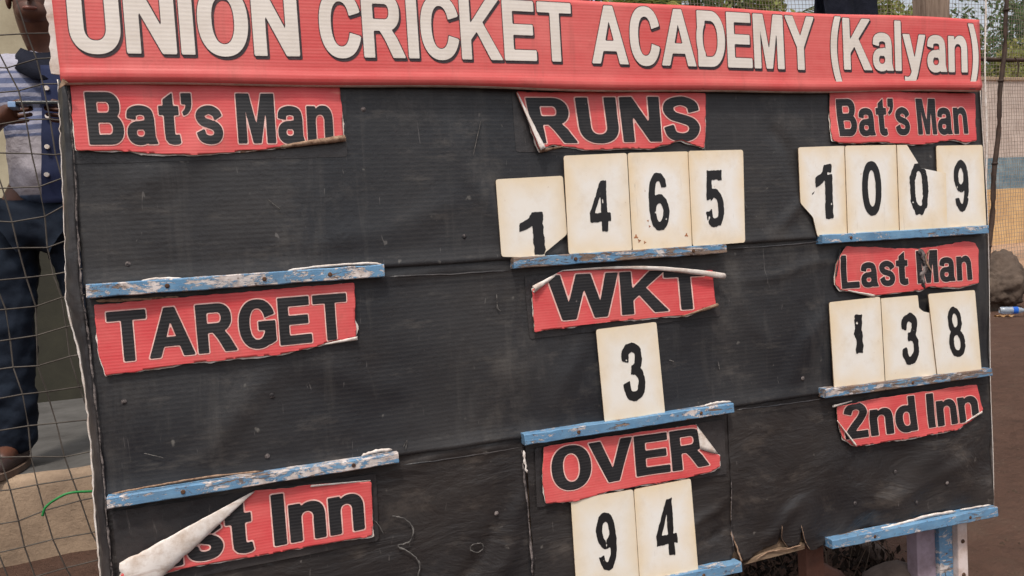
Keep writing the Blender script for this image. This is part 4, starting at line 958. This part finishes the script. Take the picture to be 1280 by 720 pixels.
# bamboo pole and crossbar
def poles():
    yb = 4.6
    a = at(1264, -60, y=yb); b = at(1240, 262, y=yb); d = (a - b) / (a[2] - b[2]); g = b - d * b[2]; tp = b + d * (3.6 - b[2])
    V = []; F = []; n = 30
    pts = [g + (tp - g) * t / n + np.array((.012 * math.sin(t * .9), 0, 0)) for t in range(n + 1)]
    root = empty('leaning_pole', (g[0], yb, 0), 'dark brown leaning pole right of the scoreboard', 'pole')
    tube(pts, .027, V, F, 8, .02); mk('shaft', V, F, 'pole', root, smooth=True)
    for t in (6, 13, 20, 26):
        p = pts[t]; V = []; F = []; tube([p - np.array((0, 0, .01)), p + np.array((0, 0, .01))], .031, V, F, 10); mk('knot_ring', V, F, 'pole', root, smooth=True)
    a = at(1150, 70, y=yb + .06); b = at(1400, 80, y=yb + .06)
    V = []; F = []; tube([a + (b - a) * t / 12 + np.array((0, 0, .008 * math.sin(t * 1.1))) for t in range(13)], .022, V, F, 8)
    tag(mk('crossbar', V, F, 'pole', loc=tuple((a + b) / 2), smooth=True), 'dark horizontal crossbar tied behind the leaning pole', 'crossbar')
    c = at(1262, 76, y=yb); V = []; F = []
    tube(spl([(c[0] + .03, yb - .03, c[2] + .03), (c[0] + .07, yb - .035, c[2] - .02), (c[0] + .08, yb - .03, c[2] - .1), (c[0] + .06, yb - .03, c[2] - .17)], 5), .007, V, F, 5)
    tag(mk('rope_end', V, F, 'pole', loc=(c[0], yb, c[2])), 'short dark rope end dangling beside the leaning pole under the crossbar', 'rope')
    # pale wooden post behind the header
    yb = 2.2; a = at(1149, 10, y=yb); b = at(1178, 10, y=yb); xc = (a[0] + b[0]) / 2; hw = (b[0] - a[0]) / 2
    V = []; F = []; n = 24
    for i in range(n + 1):
        z = 3.1 * i / n - .02
        for dx, dy in ((-1, -1), (1, -1), (1.05, 1), (-1, 1)): V.append((xc + dx * hw + .006 * noise.noise(Vector((z * 3, dx, dy))), yb + dy * .05, z))
    for i in range(n):
        for k in range(4): F.append((i * 4 + k, i * 4 + (k + 1) % 4, (i + 1) * 4 + (k + 1) % 4, (i + 1) * 4 + k))
    F.append(tuple(n * 4 + k for k in range(4)))
    tag(mk('wooden_post', V, F, 'post', loc=(xc, yb, 0)), 'square weathered wooden post rising behind the header banner', 'post')
    # thin pale edge rope
    V = []; F = []; yb = 3.4; a = at(1231, -40, y=yb); b = at(1234, 330, y=yb)
    tube([a + (b - a) * t / 14 + np.array((.008 * math.sin(t), 0, 0)) for t in range(15)], .007, V, F, 5)
    tag(mk('edge_rope', V, F, 'peel', loc=tuple(b), smooth=True), 'thin pale rope hanging just right of the scoreboard', 'rope')
    # dark cloth hung on a line behind the header
    yb = 2.0; a = at(1021, -70, y=yb); b = at(1089, -68, y=yb)
    V = []; F = []; nx, nz = 26, 22; wdt = b[0] - a[0]; dep = .75
    for i in range(nx + 1):
        for j in range(2 * nz + 1):
            s_ = (j - nz) / nz; u = i / nx
            yy = yb + (.016 + .035 * abs(s_)) * (1 if s_ > 0 else -1) + .02 * math.sin(u * 13 + s_ * 2) * min(1, abs(s_) * 4)
            V.append((a[0] + wdt * u + .012 * math.sin(s_ * 5 + u), yy, a[2] + .02 - dep * abs(s_) * (1 + .05 * math.sin(u * 9))))
    w2 = 2 * nz + 1; F = [(i * w2 + j, (i + 1) * w2 + j, (i + 1) * w2 + j + 1, i * w2 + j + 1) for i in range(nx) for j in range(2 * nz)]
    o = mk('hanging_cloth', V, F, 'darkcloth', loc=((a[0] + b[0]) / 2, yb, a[2]), smooth=True); solid(o, .004, 0)
    tag(o, 'dark navy cloth hung over a line behind the header banner', 'cloth')
    V = []; F = []; tube([(a[0] - 3.2 + (6.0) * t / 20, yb, a[2] + .012 - .04 * math.sin(math.pi * t / 20) + .035) for t in range(21)], .005, V, F, 5)
    tag(mk('clothes_line', V, F, 'cord', loc=(a[0], yb, a[2]), smooth=True), 'thin line the dark navy cloth hangs from', 'line')
poles()

# ------------------------------------------------------------------ far wall, trees
def farwall():
    yb = 19.0
    zt, z1, z2 = at(1255, 101, y=yb)[2], at(1255, 197, y=yb)[2], at(1255, 236, y=yb)[2]; z3 = max(at(1255, 291, y=yb)[2], .0)
    root = empty('boundary_wall', (20, yb, 0), 'far compound wall painted pink, teal and ochre in level bands', 'wall')
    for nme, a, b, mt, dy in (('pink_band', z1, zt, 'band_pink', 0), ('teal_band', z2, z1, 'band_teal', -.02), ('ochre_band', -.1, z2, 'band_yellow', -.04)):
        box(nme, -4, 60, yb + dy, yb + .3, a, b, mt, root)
    box('coping', -4, 60, yb - .06, yb + .36, zt + .001, zt + .12, 'conc', root, b=.02)
    pass
farwall()
def tree(x, y, h, rad_, mat, label_, name, seed, nleaf=7000, leaf=.2):
    r = random.Random(seed)
    root = empty(name, (x, y, 0), label_, 'tree', 'trees beyond the painted wall')
    V = []; F = []
    tube([(x + .15 * math.sin(t * .8 + seed), y, h * .62 * t / 8) for t in range(9)], .22, V, F, 8, .11)
    cl = []
    for k in range(15):
        a = r.uniform(0, 6.28); q = r.uniform(.25, 1) * rad_; c = Vector((x + q * math.cos(a), y + q * math.sin(a) * .8, h * r.uniform(.42, .98)))
        cl.append((c, r.uniform(.35, .62) * rad_)); p0 = Vector((x, y, h * r.uniform(.3, .58))); mid = (p0 + c) / 2 + Vector((0, 0, -.2))
        tube(spl([p0, mid, c], 4), .07, V, F, 5, .02)
    mk('trunk', V, F, 'bark', root, smooth=True)
    V = []; F = []
    for k in range(nleaf):
        c, cr_ = r.choice(cl); d = Vector((r.gauss(0, 1), r.gauss(0, 1), r.gauss(0, .8))).normalized() * cr_ * r.uniform(.35, 1.05) ** .7
        p = c + d; n_ = Vector((r.gauss(0, 1), r.gauss(0, 1), r.gauss(0, 1))).normalized(); u = n_.orthogonal().normalized(); v = n_.cross(u); s_ = leaf * r.uniform(.5, 1.2); b = len(V)
        V += [tuple(p - u * s_), tuple(p + v * s_ * .35), tuple(p + u * s_), tuple(p - v * s_ * .35)]; F.append((b, b + 1, b + 2, b + 3))
    mk('crown', V, F, mat, root)
tl_ = [(13.0, 24, 11.2, 2.8, 'leafB', 'dark green tree beyond the wall, seen above CRICKET ACADEMY'), (17.6, 25, 10.6, 2.6, 'leafA', 'olive tree beyond the wall, seen above ACADEMY'), (24.6, 26, 10.4, 2.2, 'leafC', 'yellow-green tree beyond the wall, between cloth and post'),
       (29.4, 25, 10.4, 2.6, 'leafA', 'olive tree beyond the wall, right of the wooden post'), (34.6, 27, 12.6, 3.4, 'leafB', 'dark green tree behind the leaning pole'), (32.5, 22.5, 8.4, 2.4, 'leafC', 'low yellow-green tree just over the wall at the right edge')]
for i, t in enumerate(tl_): tree(t[0], t[1], t[2], t[3], t[4], t[5], 'leafy_tree', 50 + i)
def palm(x, y, h, seed, label_):
    r = random.Random(seed); root = empty('palm_tree', (x, y, 0), label_, 'palm tree', None); V = []; F = []
    tube([(x + .3 * math.sin(t * .3), y, h * t / 12) for t in range(13)], .2, V, F, 8, .13); mk('trunk', V, F, 'bark', root, smooth=True)
    for k in range(16):
        a = k * 6.283 / 16 + r.uniform(-.2, .2); el = r.uniform(-.1, .9); L = r.uniform(1.8, 2.5); V = []; F = []
        pts = []
        for t in range(13):
            s_ = t / 12; rr = L * s_ * math.cos(el) ; z = L * s_ * math.sin(el) - 1.3 * s_ ** 2.2
            pts.append(Vector((x + rr * math.cos(a), y + rr * math.sin(a), h + z)))
        tube(pts, .025, V, F, 4, .006)
        side = Vector((-math.sin(a), math.cos(a), 0))
        for t in range(1, 12):
            for sg in (-1, 1):
                for q in (0, .5):
                    p = pts[t] * (1 - q) + pts[t + 1] * q; fwd = (pts[t + 1] - pts[t]).normalized(); tip = p + (side * sg * .8 + fwd * .5 + Vector((0, 0, -.35))).normalized() * (.62 * (1 - abs(t / 12 - .4))); b = len(V)
                    V += [tuple(p), tuple(p + fwd * .05), tuple(tip), tuple(p + fwd * .02 + Vector((0, 0, -.02)))]; F += [(b, b + 1, b + 2), (b, b + 2, b + 3)]
        mk('frond', V, F, 'leafC' if k % 3 else 'leafA', root)
palm(9.6, 14.5, 5.75, 3, 'palm with drooping yellow-green fronds showing above the middle of the header')
palm(14.2, 16.0, 6.2, 4, 'palm with drooping fronds showing just left of the dark cloth')

# ------------------------------------------------------------------ stones, sack, litter
def rock(name, c, r, mat, label_, cat, seed, sq=(1, 1, .7), sub=3, amp=.25, fine=.06):
    bm = bmesh.new(); bmesh.ops.create_icosphere(bm, subdivisions=sub + 1, radius=1)
    rr_ = random.Random(seed * 3 + 1); pl = [(Vector((rr_.gauss(0, 1), rr_.gauss(0, 1), rr_.gauss(0, 1))).normalized(), rr_.uniform(.62, .92)) for _ in range(9 if name != 'stone' else 3)]
    for v in bm.verts:
        d = v.co.normalized(); k = min([1.0] + [h_ / max(d.dot(p_), .05) for p_, h_ in pl])
        k = k + amp * noise.noise(d * 1.3 + Vector((seed, 0, 0))) + fine * noise.noise(d * 5 + Vector((0, seed, 0))) + fine * .5 * noise.noise(d * 13 + Vector((0, seed, 0)))
        v.co = Vector((d.x * sq[0] * k, d.y * sq[1] * k, d.z * sq[2] * k)) * r
    me = bpy.data.meshes.new(name); bm.to_mesh(me); bm.free(); me.materials.append(M[mat])
    me.polygons.foreach_set('use_smooth', [True] * len(me.polygons))
    o = bpy.data.objects.new(name, me); o.location = c; COL.objects.link(o); return tag(o, label_, cat)
g = at(1124, 740, z=.04); rock('stone', (g[0], g[1], .045), .098, 'stone', 'rounded brown stone lying under the board left of its leg', 'stone', 1, (1, .9, .75), amp=.12)
g = at(1028, 728, z=.04); rock('stone', (g[0], g[1], .03), .07, 'redstone', 'small reddish stone at the foot of the centre leg', 'stone', 4, (1, .8, .8))
g = at(1190, 760, z=.02); rock('stone', (g[0] + .1, g[1] + .4, .02), .05, 'stone', 'small grey stone behind the painted leg', 'stone', 7)
g = at(1268, 386, z=0.0)
o = rock('boulder', (g[0] + .05, g[1] + .25, .24), .35, 'sack', 'rough grey-brown boulder on the ground right of Last Man', 'boulder', 11, (1.0, .85, 1.05), 4, .25, .12)
for q_, (dx_, dy_, r_) in enumerate(((-.5, 1.1, .09), (.3, 1.4, .12), (-.15, 2.2, .10), (.5, -.9, .05))): rock('stone', (g[0] + dx_, g[1] + dy_, r_ * .3), r_, 'stone', ('small broken stone behind the boulder', 'larger broken stone beyond the boulder', 'broken stone farthest beyond the boulder', 'smallest broken stone in front of the boulder')[q_], 'stone', 20 + q_, (1, .8, .7), 3, .25, .12)
g = at(1270, 389, z=.04)
def bottle():
    root = empty('plastic_bottle', (g[0], g[1], .04), 'clear plastic bottle with blue cap lying by the boulder', 'bottle')
    c = np.array((g[0], g[1], .05)); d = np.array((.83, -.55, -.03)); d /= np.linalg.norm(d); a = np.cross(d, (0, 0, 1)); a /= np.linalg.norm(a); b = np.cross(d, a)
    def lathe(nm, pr, mat):
        V = []; F = []; ns = 14
        for (s_, r_) in pr:
            for k in range(ns): th = 2 * math.pi * k / ns; V.append(c + d * s_ + a * r_ * math.cos(th) + b * r_ * math.sin(th))
        for i in range(len(pr) - 1):
            for k in range(ns): F.append((i * ns + k, i * ns + (k + 1) % ns, (i + 1) * ns + (k + 1) % ns, (i + 1) * ns + k))
        F.append(tuple(range(ns))); F.append(tuple((len(pr) - 1) * ns + k for k in range(ns)))
        mk(nm, V, F, mat, root, smooth=True)
    lathe('bottle_body', [(-.15, .03), (-.14, .036), (-.08, .036), (-.07, .034), (-.06, .036), (.02, .036), (.06, .02), (.08, .014), (.1, .014)], 'bottle')
    lathe('cap', [(.085, .018), (.088, .02), (.12, .02), (.123, .018)], 'cap_blue')
    lathe('bottle_label', [(-.03, .0368), (.015, .0368)], 'cap_blue')
bottle()
g2 = at(1250, 396, z=0)
V = []; F = []
for i in range(9):
    for j in range(4): V.append((g2[0] - .06 + i * .015, g2[1] - .02 - i * .012 + .015 * j, .012 + .012 * math.sin(i * 1.7 + j * 1.1)))
F = [(i * 4 + j, i * 4 + j + 1, (i + 1) * 4 + j + 1, (i + 1) * 4 + j) for i in range(8) for j in range(3)]
o = mk('wrapper', V, F, 'wrapper', loc=(g2[0], g2[1], 0)); solid(o, .001, 0); tag(o, 'crumpled yellow-brown wrapper on the earth by the bottle', 'wrapper')
V = []; F = []
for k in range(70):
    x = random.uniform(1.4, 2.1); y = random.uniform(.15, .9); z = random.uniform(.01, .05); a = random.uniform(0, 6.28); L = random.uniform(.08, .3)
    p = [(x + L * s_ * math.cos(a) + .02 * math.sin(s_ * 5), y + L * s_ * math.sin(a), z + random.uniform(.05, .16) * math.sin(s_ * 3)) for s_ in np.linspace(0, 1, 7)]
    tube(p, .0016, V, F, 3, .0008)
tag(mk('dry_twigs', V, F, 'twig', loc=(1.8, .5, 0)), 'tangle of dry twigs and wire under the board', 'twigs', kind='stuff')

V = []; F = []
for k in range(150):
    x = random.uniform(2.2, 7.5); y = random.uniform(-.5, 6.5); a = random.uniform(0, 6.28); L = random.uniform(.01, .045)
    z = .035 * noise.noise(Vector((x * .9, y * .9, 0))) + .018 * noise.noise(Vector((x * 4, y * 4, 3))) - .017
    tube([(x + L * q * math.cos(a + q * .5), y + L * q * math.sin(a + q * .5), z + .004 * math.sin(q * 3)) for q in np.linspace(0, 1, 5)], .0011, V, F, 4, .0006)
tag(mk('straw', V, F, 'straw', loc=(3, 1, 0)), 'short pale straws and fibres scattered on the earth', 'straw', kind='stuff')
V = []; F = []  # dark leaf heap added to deepen the shade beneath the board
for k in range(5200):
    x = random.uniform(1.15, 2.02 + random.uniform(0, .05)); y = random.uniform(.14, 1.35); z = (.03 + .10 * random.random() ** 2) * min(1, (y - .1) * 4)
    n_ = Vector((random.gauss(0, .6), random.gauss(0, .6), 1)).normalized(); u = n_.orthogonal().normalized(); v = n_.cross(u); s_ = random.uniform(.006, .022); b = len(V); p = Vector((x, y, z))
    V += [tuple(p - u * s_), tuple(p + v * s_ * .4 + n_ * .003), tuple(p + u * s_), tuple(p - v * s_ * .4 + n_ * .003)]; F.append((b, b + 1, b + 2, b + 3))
tag(mk('shade_leaf_litter', V, F, 'shade_litter', loc=(1.7, .6, 0)), 'leaf debris under the board, made dark to stand in for the shade there', 'leaves', kind='stuff')

# ------------------------------------------------------------------ the standing man
def skinned(name, joints, edges, mat, parent, sub=2, root=0):
    off = wloc(parent); me = bpy.data.meshes.new(name)
    me.from_pydata([tuple(Vector(j[0]) ) for j in joints], edges, []); me.materials.append(M[mat])
    o = bpy.data.objects.new(name, me); COL.objects.link(o); o.parent = parent
    md = o.modifiers.new('Skin', 'SKIN'); md.use_smooth_shade = True
    if not me.skin_vertices: return o
    for i, j in enumerate(joints):
        r = j[1]; me.skin_vertices[0].data[i].radius = (r, r) if not isinstance(r, tuple) else r
        me.skin_vertices[0].data[i].use_root = (i == root)
    s_ = o.modifiers.new('Subdivision', 'SUBSURF'); s_.levels = sub; s_.render_levels = sub
    if mat in ('jeans', 'polo'):      # cloth folds as real relief
        s_.levels = s_.render_levels = 4
        tx = bpy.data.textures.new(name + '_folds', 'CLOUDS'); tx.noise_scale = .085; tx.noise_depth = 2
        d_ = o.modifiers.new('Displace', 'DISPLACE'); d_.texture = tx; d_.strength = .042 if mat == 'jeans' else .034; d_.mid_level = .5; d_.texture_coords = 'LOCAL'
    return o
def person():
    bx_ = at(58, 400, y=1.92)[0]
    root = empty('person', (bx_, 1.92, .30), 'man in striped blue polo and dark jeans holding a phone behind the near net', 'person')
    root.rotation_euler = (0, 0, 0)
    # local coordinates: camera is towards -y, image right is +x
    J = dict(pel=(0, 0, .99), abd=(0, .0, 1.15), chs=(0, 0, 1.34), nkb=(0, -.02, 1.53), nk=(0, -.045, 1.60), hd=(0, -.075, 1.69), hd2=(0, -.07, 1.79),
             shr=(-.19, 0, 1.49), elr=(-.27, -.06, 1.20), wrr=(-.13, -.27, 1.275), par=(-.085, -.31, 1.29),
             shl=(.19, 0, 1.49), ell=(.27, -.06, 1.20), wrl=(.13, -.27, 1.275), pal=(.085, -.31, 1.29),
             hpr=(-.10, 0, .93), knr=(-.125, -.03, .51), anr=(-.145, .02, .10), ftr=(-.17, -.13, .045),
             hpl=(.10, 0, .93), knl=(.20, -.02, .51), anl=(.30, .03, .10), ftl=(.33, -.12, .045))
    R = dict(pel=(.115, .085), abd=(.11, .085), chs=(.165, .115), nkb=(.075, .07), nk=.056, hd=(.078, .092), hd2=(.078, .09), shr=.062, elr=.043, wrr=.030, par=(.028, .034), shl=.062, ell=.043, wrl=.030, pal=(.028, .034),
             hpr=.075, knr=.058, anr=.04, ftr=.036, hpl=.075, knl=.058, anl=.04, ftl=.036)
    for k_ in J:
        t_ = min(1, max(0, (J[k_][2] - .9) / .45)); J[k_] = (J[k_][0] + .115 * t_, J[k_][1], J[k_][2])
    SX = .115
    names = list(J); ix = {n: i for i, n in enumerate(names)}
    E = [('pel', 'abd'), ('abd', 'chs'), ('chs', 'nkb'), ('nkb', 'nk'), ('nk', 'hd'), ('hd', 'hd2'), ('chs', 'shr'), ('shr', 'elr'), ('elr', 'wrr'), ('wrr', 'par'), ('chs', 'shl'), ('shl', 'ell'), ('ell', 'wrl'), ('wrl', 'pal'),
         ('pel', 'hpr'), ('hpr', 'knr'), ('knr', 'anr'), ('anr', 'ftr'), ('pel', 'hpl'), ('hpl', 'knl'), ('knl', 'anl'), ('anl', 'ftl')]
    for k_ in ('nk', 'hd', 'hd2'): J[k_] = (J[k_][0] - .045, J[k_][1], J[k_][2])
    HX = SX - .045
    js = [(J[n], R[n]) for n in names]; es = [(ix[a], ix[b]) for a, b in E]
    # fingers curl round the phone; the thumb rests on its face
    for sg, pn in ((-1, 'par'), (1, 'pal')):
        p = Vector(J[pn])
        for q in range(4):
            b = len(js); s0 = p + Vector((-.010 * sg, .012, .028 - q * .019)); L = (.030, .034, .032, .025)[q]
            js += [(tuple(s0), .0085), (tuple(s0 + Vector((-sg * L, -.006, .002))), .0078), (tuple(s0 + Vector((-sg * L * 1.6, -.022, .002))), .0068), (tuple(s0 + Vector((-sg * L * 1.5, -.036, .002))), .0058)]
            es += [(ix[pn], b), (b, b + 1), (b + 1, b + 2), (b + 2, b + 3)]
        b = len(js); js += [(tuple(p + Vector((0, -.022, .012))), .0105), (tuple(p + Vector((-sg * .02, -.038, .028))), .009), (tuple(p + Vector((-sg * .042, -.044, .034))), .0075)]
        es += [(ix[pn], b), (b, b + 1), (b + 1, b + 2)]
    body = skinned('body', js, es, 'skin', root, 2, ix['pel'])
    def sub(nm, ks, ed, grow, mat, over=None, parent=root):
        l = [(over[k][0] if over and k in over else J[k], over[k][1] if over and k in over else (tuple(v + grow for v in R[k]) if isinstance(R[k], tuple) else R[k] + grow)) for k in ks]
        return skinned(nm, l, [(ks.index(a), ks.index(b)) for a, b in ed], mat, parent, 2, 0)
    half = lambda a, b, t: tuple(Vector(J[a]).lerp(Vector(J[b]), t))
    shirt = sub('polo_shirt', ['pel', 'abd', 'chs', 'nkb', 'shr', 'elr', 'shl', 'ell'], [('pel', 'abd'), ('abd', 'chs'), ('chs', 'nkb'), ('chs', 'shr'), ('shr', 'elr'), ('chs', 'shl'), ('shl', 'ell')], .022, 'polo',
                {'pel': ((.03, 0, .965), (.19, .145)), 'elr': (half('shr', 'elr', .72), .072), 'ell': (half('shl', 'ell', .72), .072), 'nkb': ((SX, -.01, 1.535), (.085, .08)), 'shr': (J['shr'], .082), 'shl': (J['shl'], .082), 'abd': (J['abd'], (.175, .135)), 'chs': (J['chs'], (.20, .145))})
    # navy placket with buttons, collar
    V = []; F = []; n = 26
    for i in range(n + 1):
        z = .99 + .50 * i / n; yy = -.152 - .018 * math.sin((z - 1.03) / .46 * math.pi * .9) + .004 * math.sin(i * .9) + max(0, z - 1.42) * .35
        o_ = SX * (.62 + .38 * min(1, (z - .9) / .45)); V += [(-.03 + o_, yy - .006, z), (.02 + o_, yy - .008, z), (.065 + o_, yy, z), (.09 + o_, yy + .02, z)]
    F = [(i * 4 + k, i * 4 + k + 1, (i + 1) * 4 + k + 1, (i + 1) * 4 + k) for i in range(n) for k in range(3)]
    off = wloc(root); pk = mk('placket', [tuple(Vector(v) + off) for v in V], F, 'navy', shirt, smooth=True); pk.location = (0, 0, 0); solid(pk, .003, 0)
    for z in (1.09, 1.19, 1.30, 1.40):
        V = []; F = []; bxx = -.010 + SX * (.62 + .38 * min(1, (z - .9) / .45)); tube([(bxx, -.187, z), (bxx, -.172, z)], .0085, V, F, 10); bt = mk('button', [tuple(Vector(v) + off) for v in V], F, 'peel', shirt)
    V = []; F = []
    for i in range(25):
        a = 2 * math.pi * i / 24; c_, s_ = math.cos(a), math.sin(a); drop = .055 * max(0, -s_) ** 2
        V += [(SX - .03 + .078 * c_, -.03 + .078 * s_, 1.575 - drop * .6), (SX - .025 + .105 * c_, -.03 + .108 * s_, 1.545 - drop), (SX - .02 + .125 * c_, -.028 + .135 * s_, 1.515 - drop * 1.5)]
    F = [(i * 3 + k, (i + 1) * 3 + k, (i + 1) * 3 + k + 1, i * 3 + k + 1) for i in range(24) for k in range(2)]
    cl = mk('collar', [tuple(Vector(v) + off) for v in V], F, 'darkcloth', shirt, smooth=True); solid(cl, .004, 0)
    sub('jeans', ['pel', 'hpr', 'knr', 'anr', 'hpl', 'knl', 'anl'], [('pel', 'hpr'), ('hpr', 'knr'), ('knr', 'anr'), ('pel', 'hpl'), ('hpl', 'knl'), ('knl', 'anl')], .025, 'jeans',
        {'pel': ((.02, 0, 1.0), (.168, .125)), 'hpr': (J['hpr'], .118), 'hpl': (J['hpl'], .118), 'knr': (J['knr'], .094), 'knl': (J['knl'], .094), 'anr': ((-.145, .0, .045), .080), 'anl': ((.30, .01, .045), .080)})
    for nm, a, f in (('shoe', 'anr', 'ftr'), ('shoe', 'anl', 'ftl')):
        A = Vector(J[a]); Fp = Vector(J[f]); d = (Fp - A); d.z = 0; d.normalize()
        s = skinned(nm, [(tuple(A + Vector((0, 0, -.01))), .052), (tuple(A + Vector((0, 0, -.055)) - d * .02), .046), (tuple(A + d * .09 + Vector((0, 0, -.058))), .044), (tuple(A + d * .19 + Vector((0, 0, -.066))), .036)], [(0, 1), (1, 2), (2, 3)], 'leather', root, 2, 0)
        V = []; F = []; ns = 20; cc = A + d * .075
        sd = Vector((-d.y, d.x, 0))
        for zz in (.0, .022):
            for k in range(ns): th = 2 * math.pi * k / ns; p = cc + d * .155 * math.cos(th) + sd * (.052 + .006 * math.cos(th)) * math.sin(th); V.append((p.x + off.x, p.y + off.y, zz + off.z + .001))
        F = [tuple(range(ns))[::-1], tuple(range(ns, 2 * ns))] + [(k, (k + 1) % ns, ns + (k + 1) % ns, ns + k) for k in range(ns)]
        so_ = mk('sole', V, F, 'sole', s); 
    # face and hair
    def blob(nm, c, r, mat, sq=(1, 1, 1), par=root, subd=3, cut=None):
        bm = bmesh.new(); bmesh.ops.create_icosphere(bm, subdivisions=subd, radius=1)
        for v in bm.verts: v.co = Vector((v.co.x * sq[0] * r + c[0], v.co.y * sq[1] * r + c[1], v.co.z * sq[2] * r + c[2]))
        if cut: bmesh.ops.delete(bm, geom=[v for v in bm.verts if cut(v.co)], context='VERTS')
        me = bpy.data.meshes.new(nm); bm.to_mesh(me); bm.free(); me.materials.append(M[mat]); me.polygons.foreach_set('use_smooth', [True] * len(me.polygons))
        o = bpy.data.objects.new(nm, me); COL.objects.link(o); o.parent = par; return o
    blob('hair', (HX, -.055, 1.80), .106, 'hair', (.88, 1.05, .95), cut=lambda p: p.z < 1.79 and p.y < -.07 or p.z < 1.72)
    blob('nose', (HX, -.172, 1.735), .017, 'skin', (.8, 1.1, 1.4)); blob('mouth', (HX, -.158, 1.69), .022, 'lip', (1.1, .5, .42))
    for sg in (-1, 1):
        e = blob('eye', (HX + sg * .03, -.150, 1.765), .012, 'eye'); blob('iris', (HX + sg * .03, -.159, 1.764), .0055, 'iris', par=e)
        blob('ear', (HX + sg * .083, -.07, 1.74), .028, 'skin', (.35, .7, 1.15))
    blob('jaw', (HX, -.10, 1.69), .062, 'skin', (.95, 1.0, .85))
    ph = empty('mobile_phone', (bx_ + SX, 1.92 - .36, .30 + 1.31), 'dark phone with pale blue edge held in the standing man\'s hands', 'phone')
    c = wloc(ph)
    def pbox(nm, x0, x1, y0, y1, z0, z1, mat):
        o = box(nm, c.x + x0, c.x + x1, c.y + y0, c.y + y1, c.z + z0, c.z + z1, mat, ph, b=.002); o.rotation_euler = (0, 0, 0); return o
    pbox('case', -.068, .068, -.036, .036, -.006, .004, 'phone'); pbox('edge_trim', -.092, -.0685, -.034, .030, -.016, .003, 'phone_blue'); pbox('screen', -.062, .062, -.031, .031, .0045, .006, 'phone')
person()
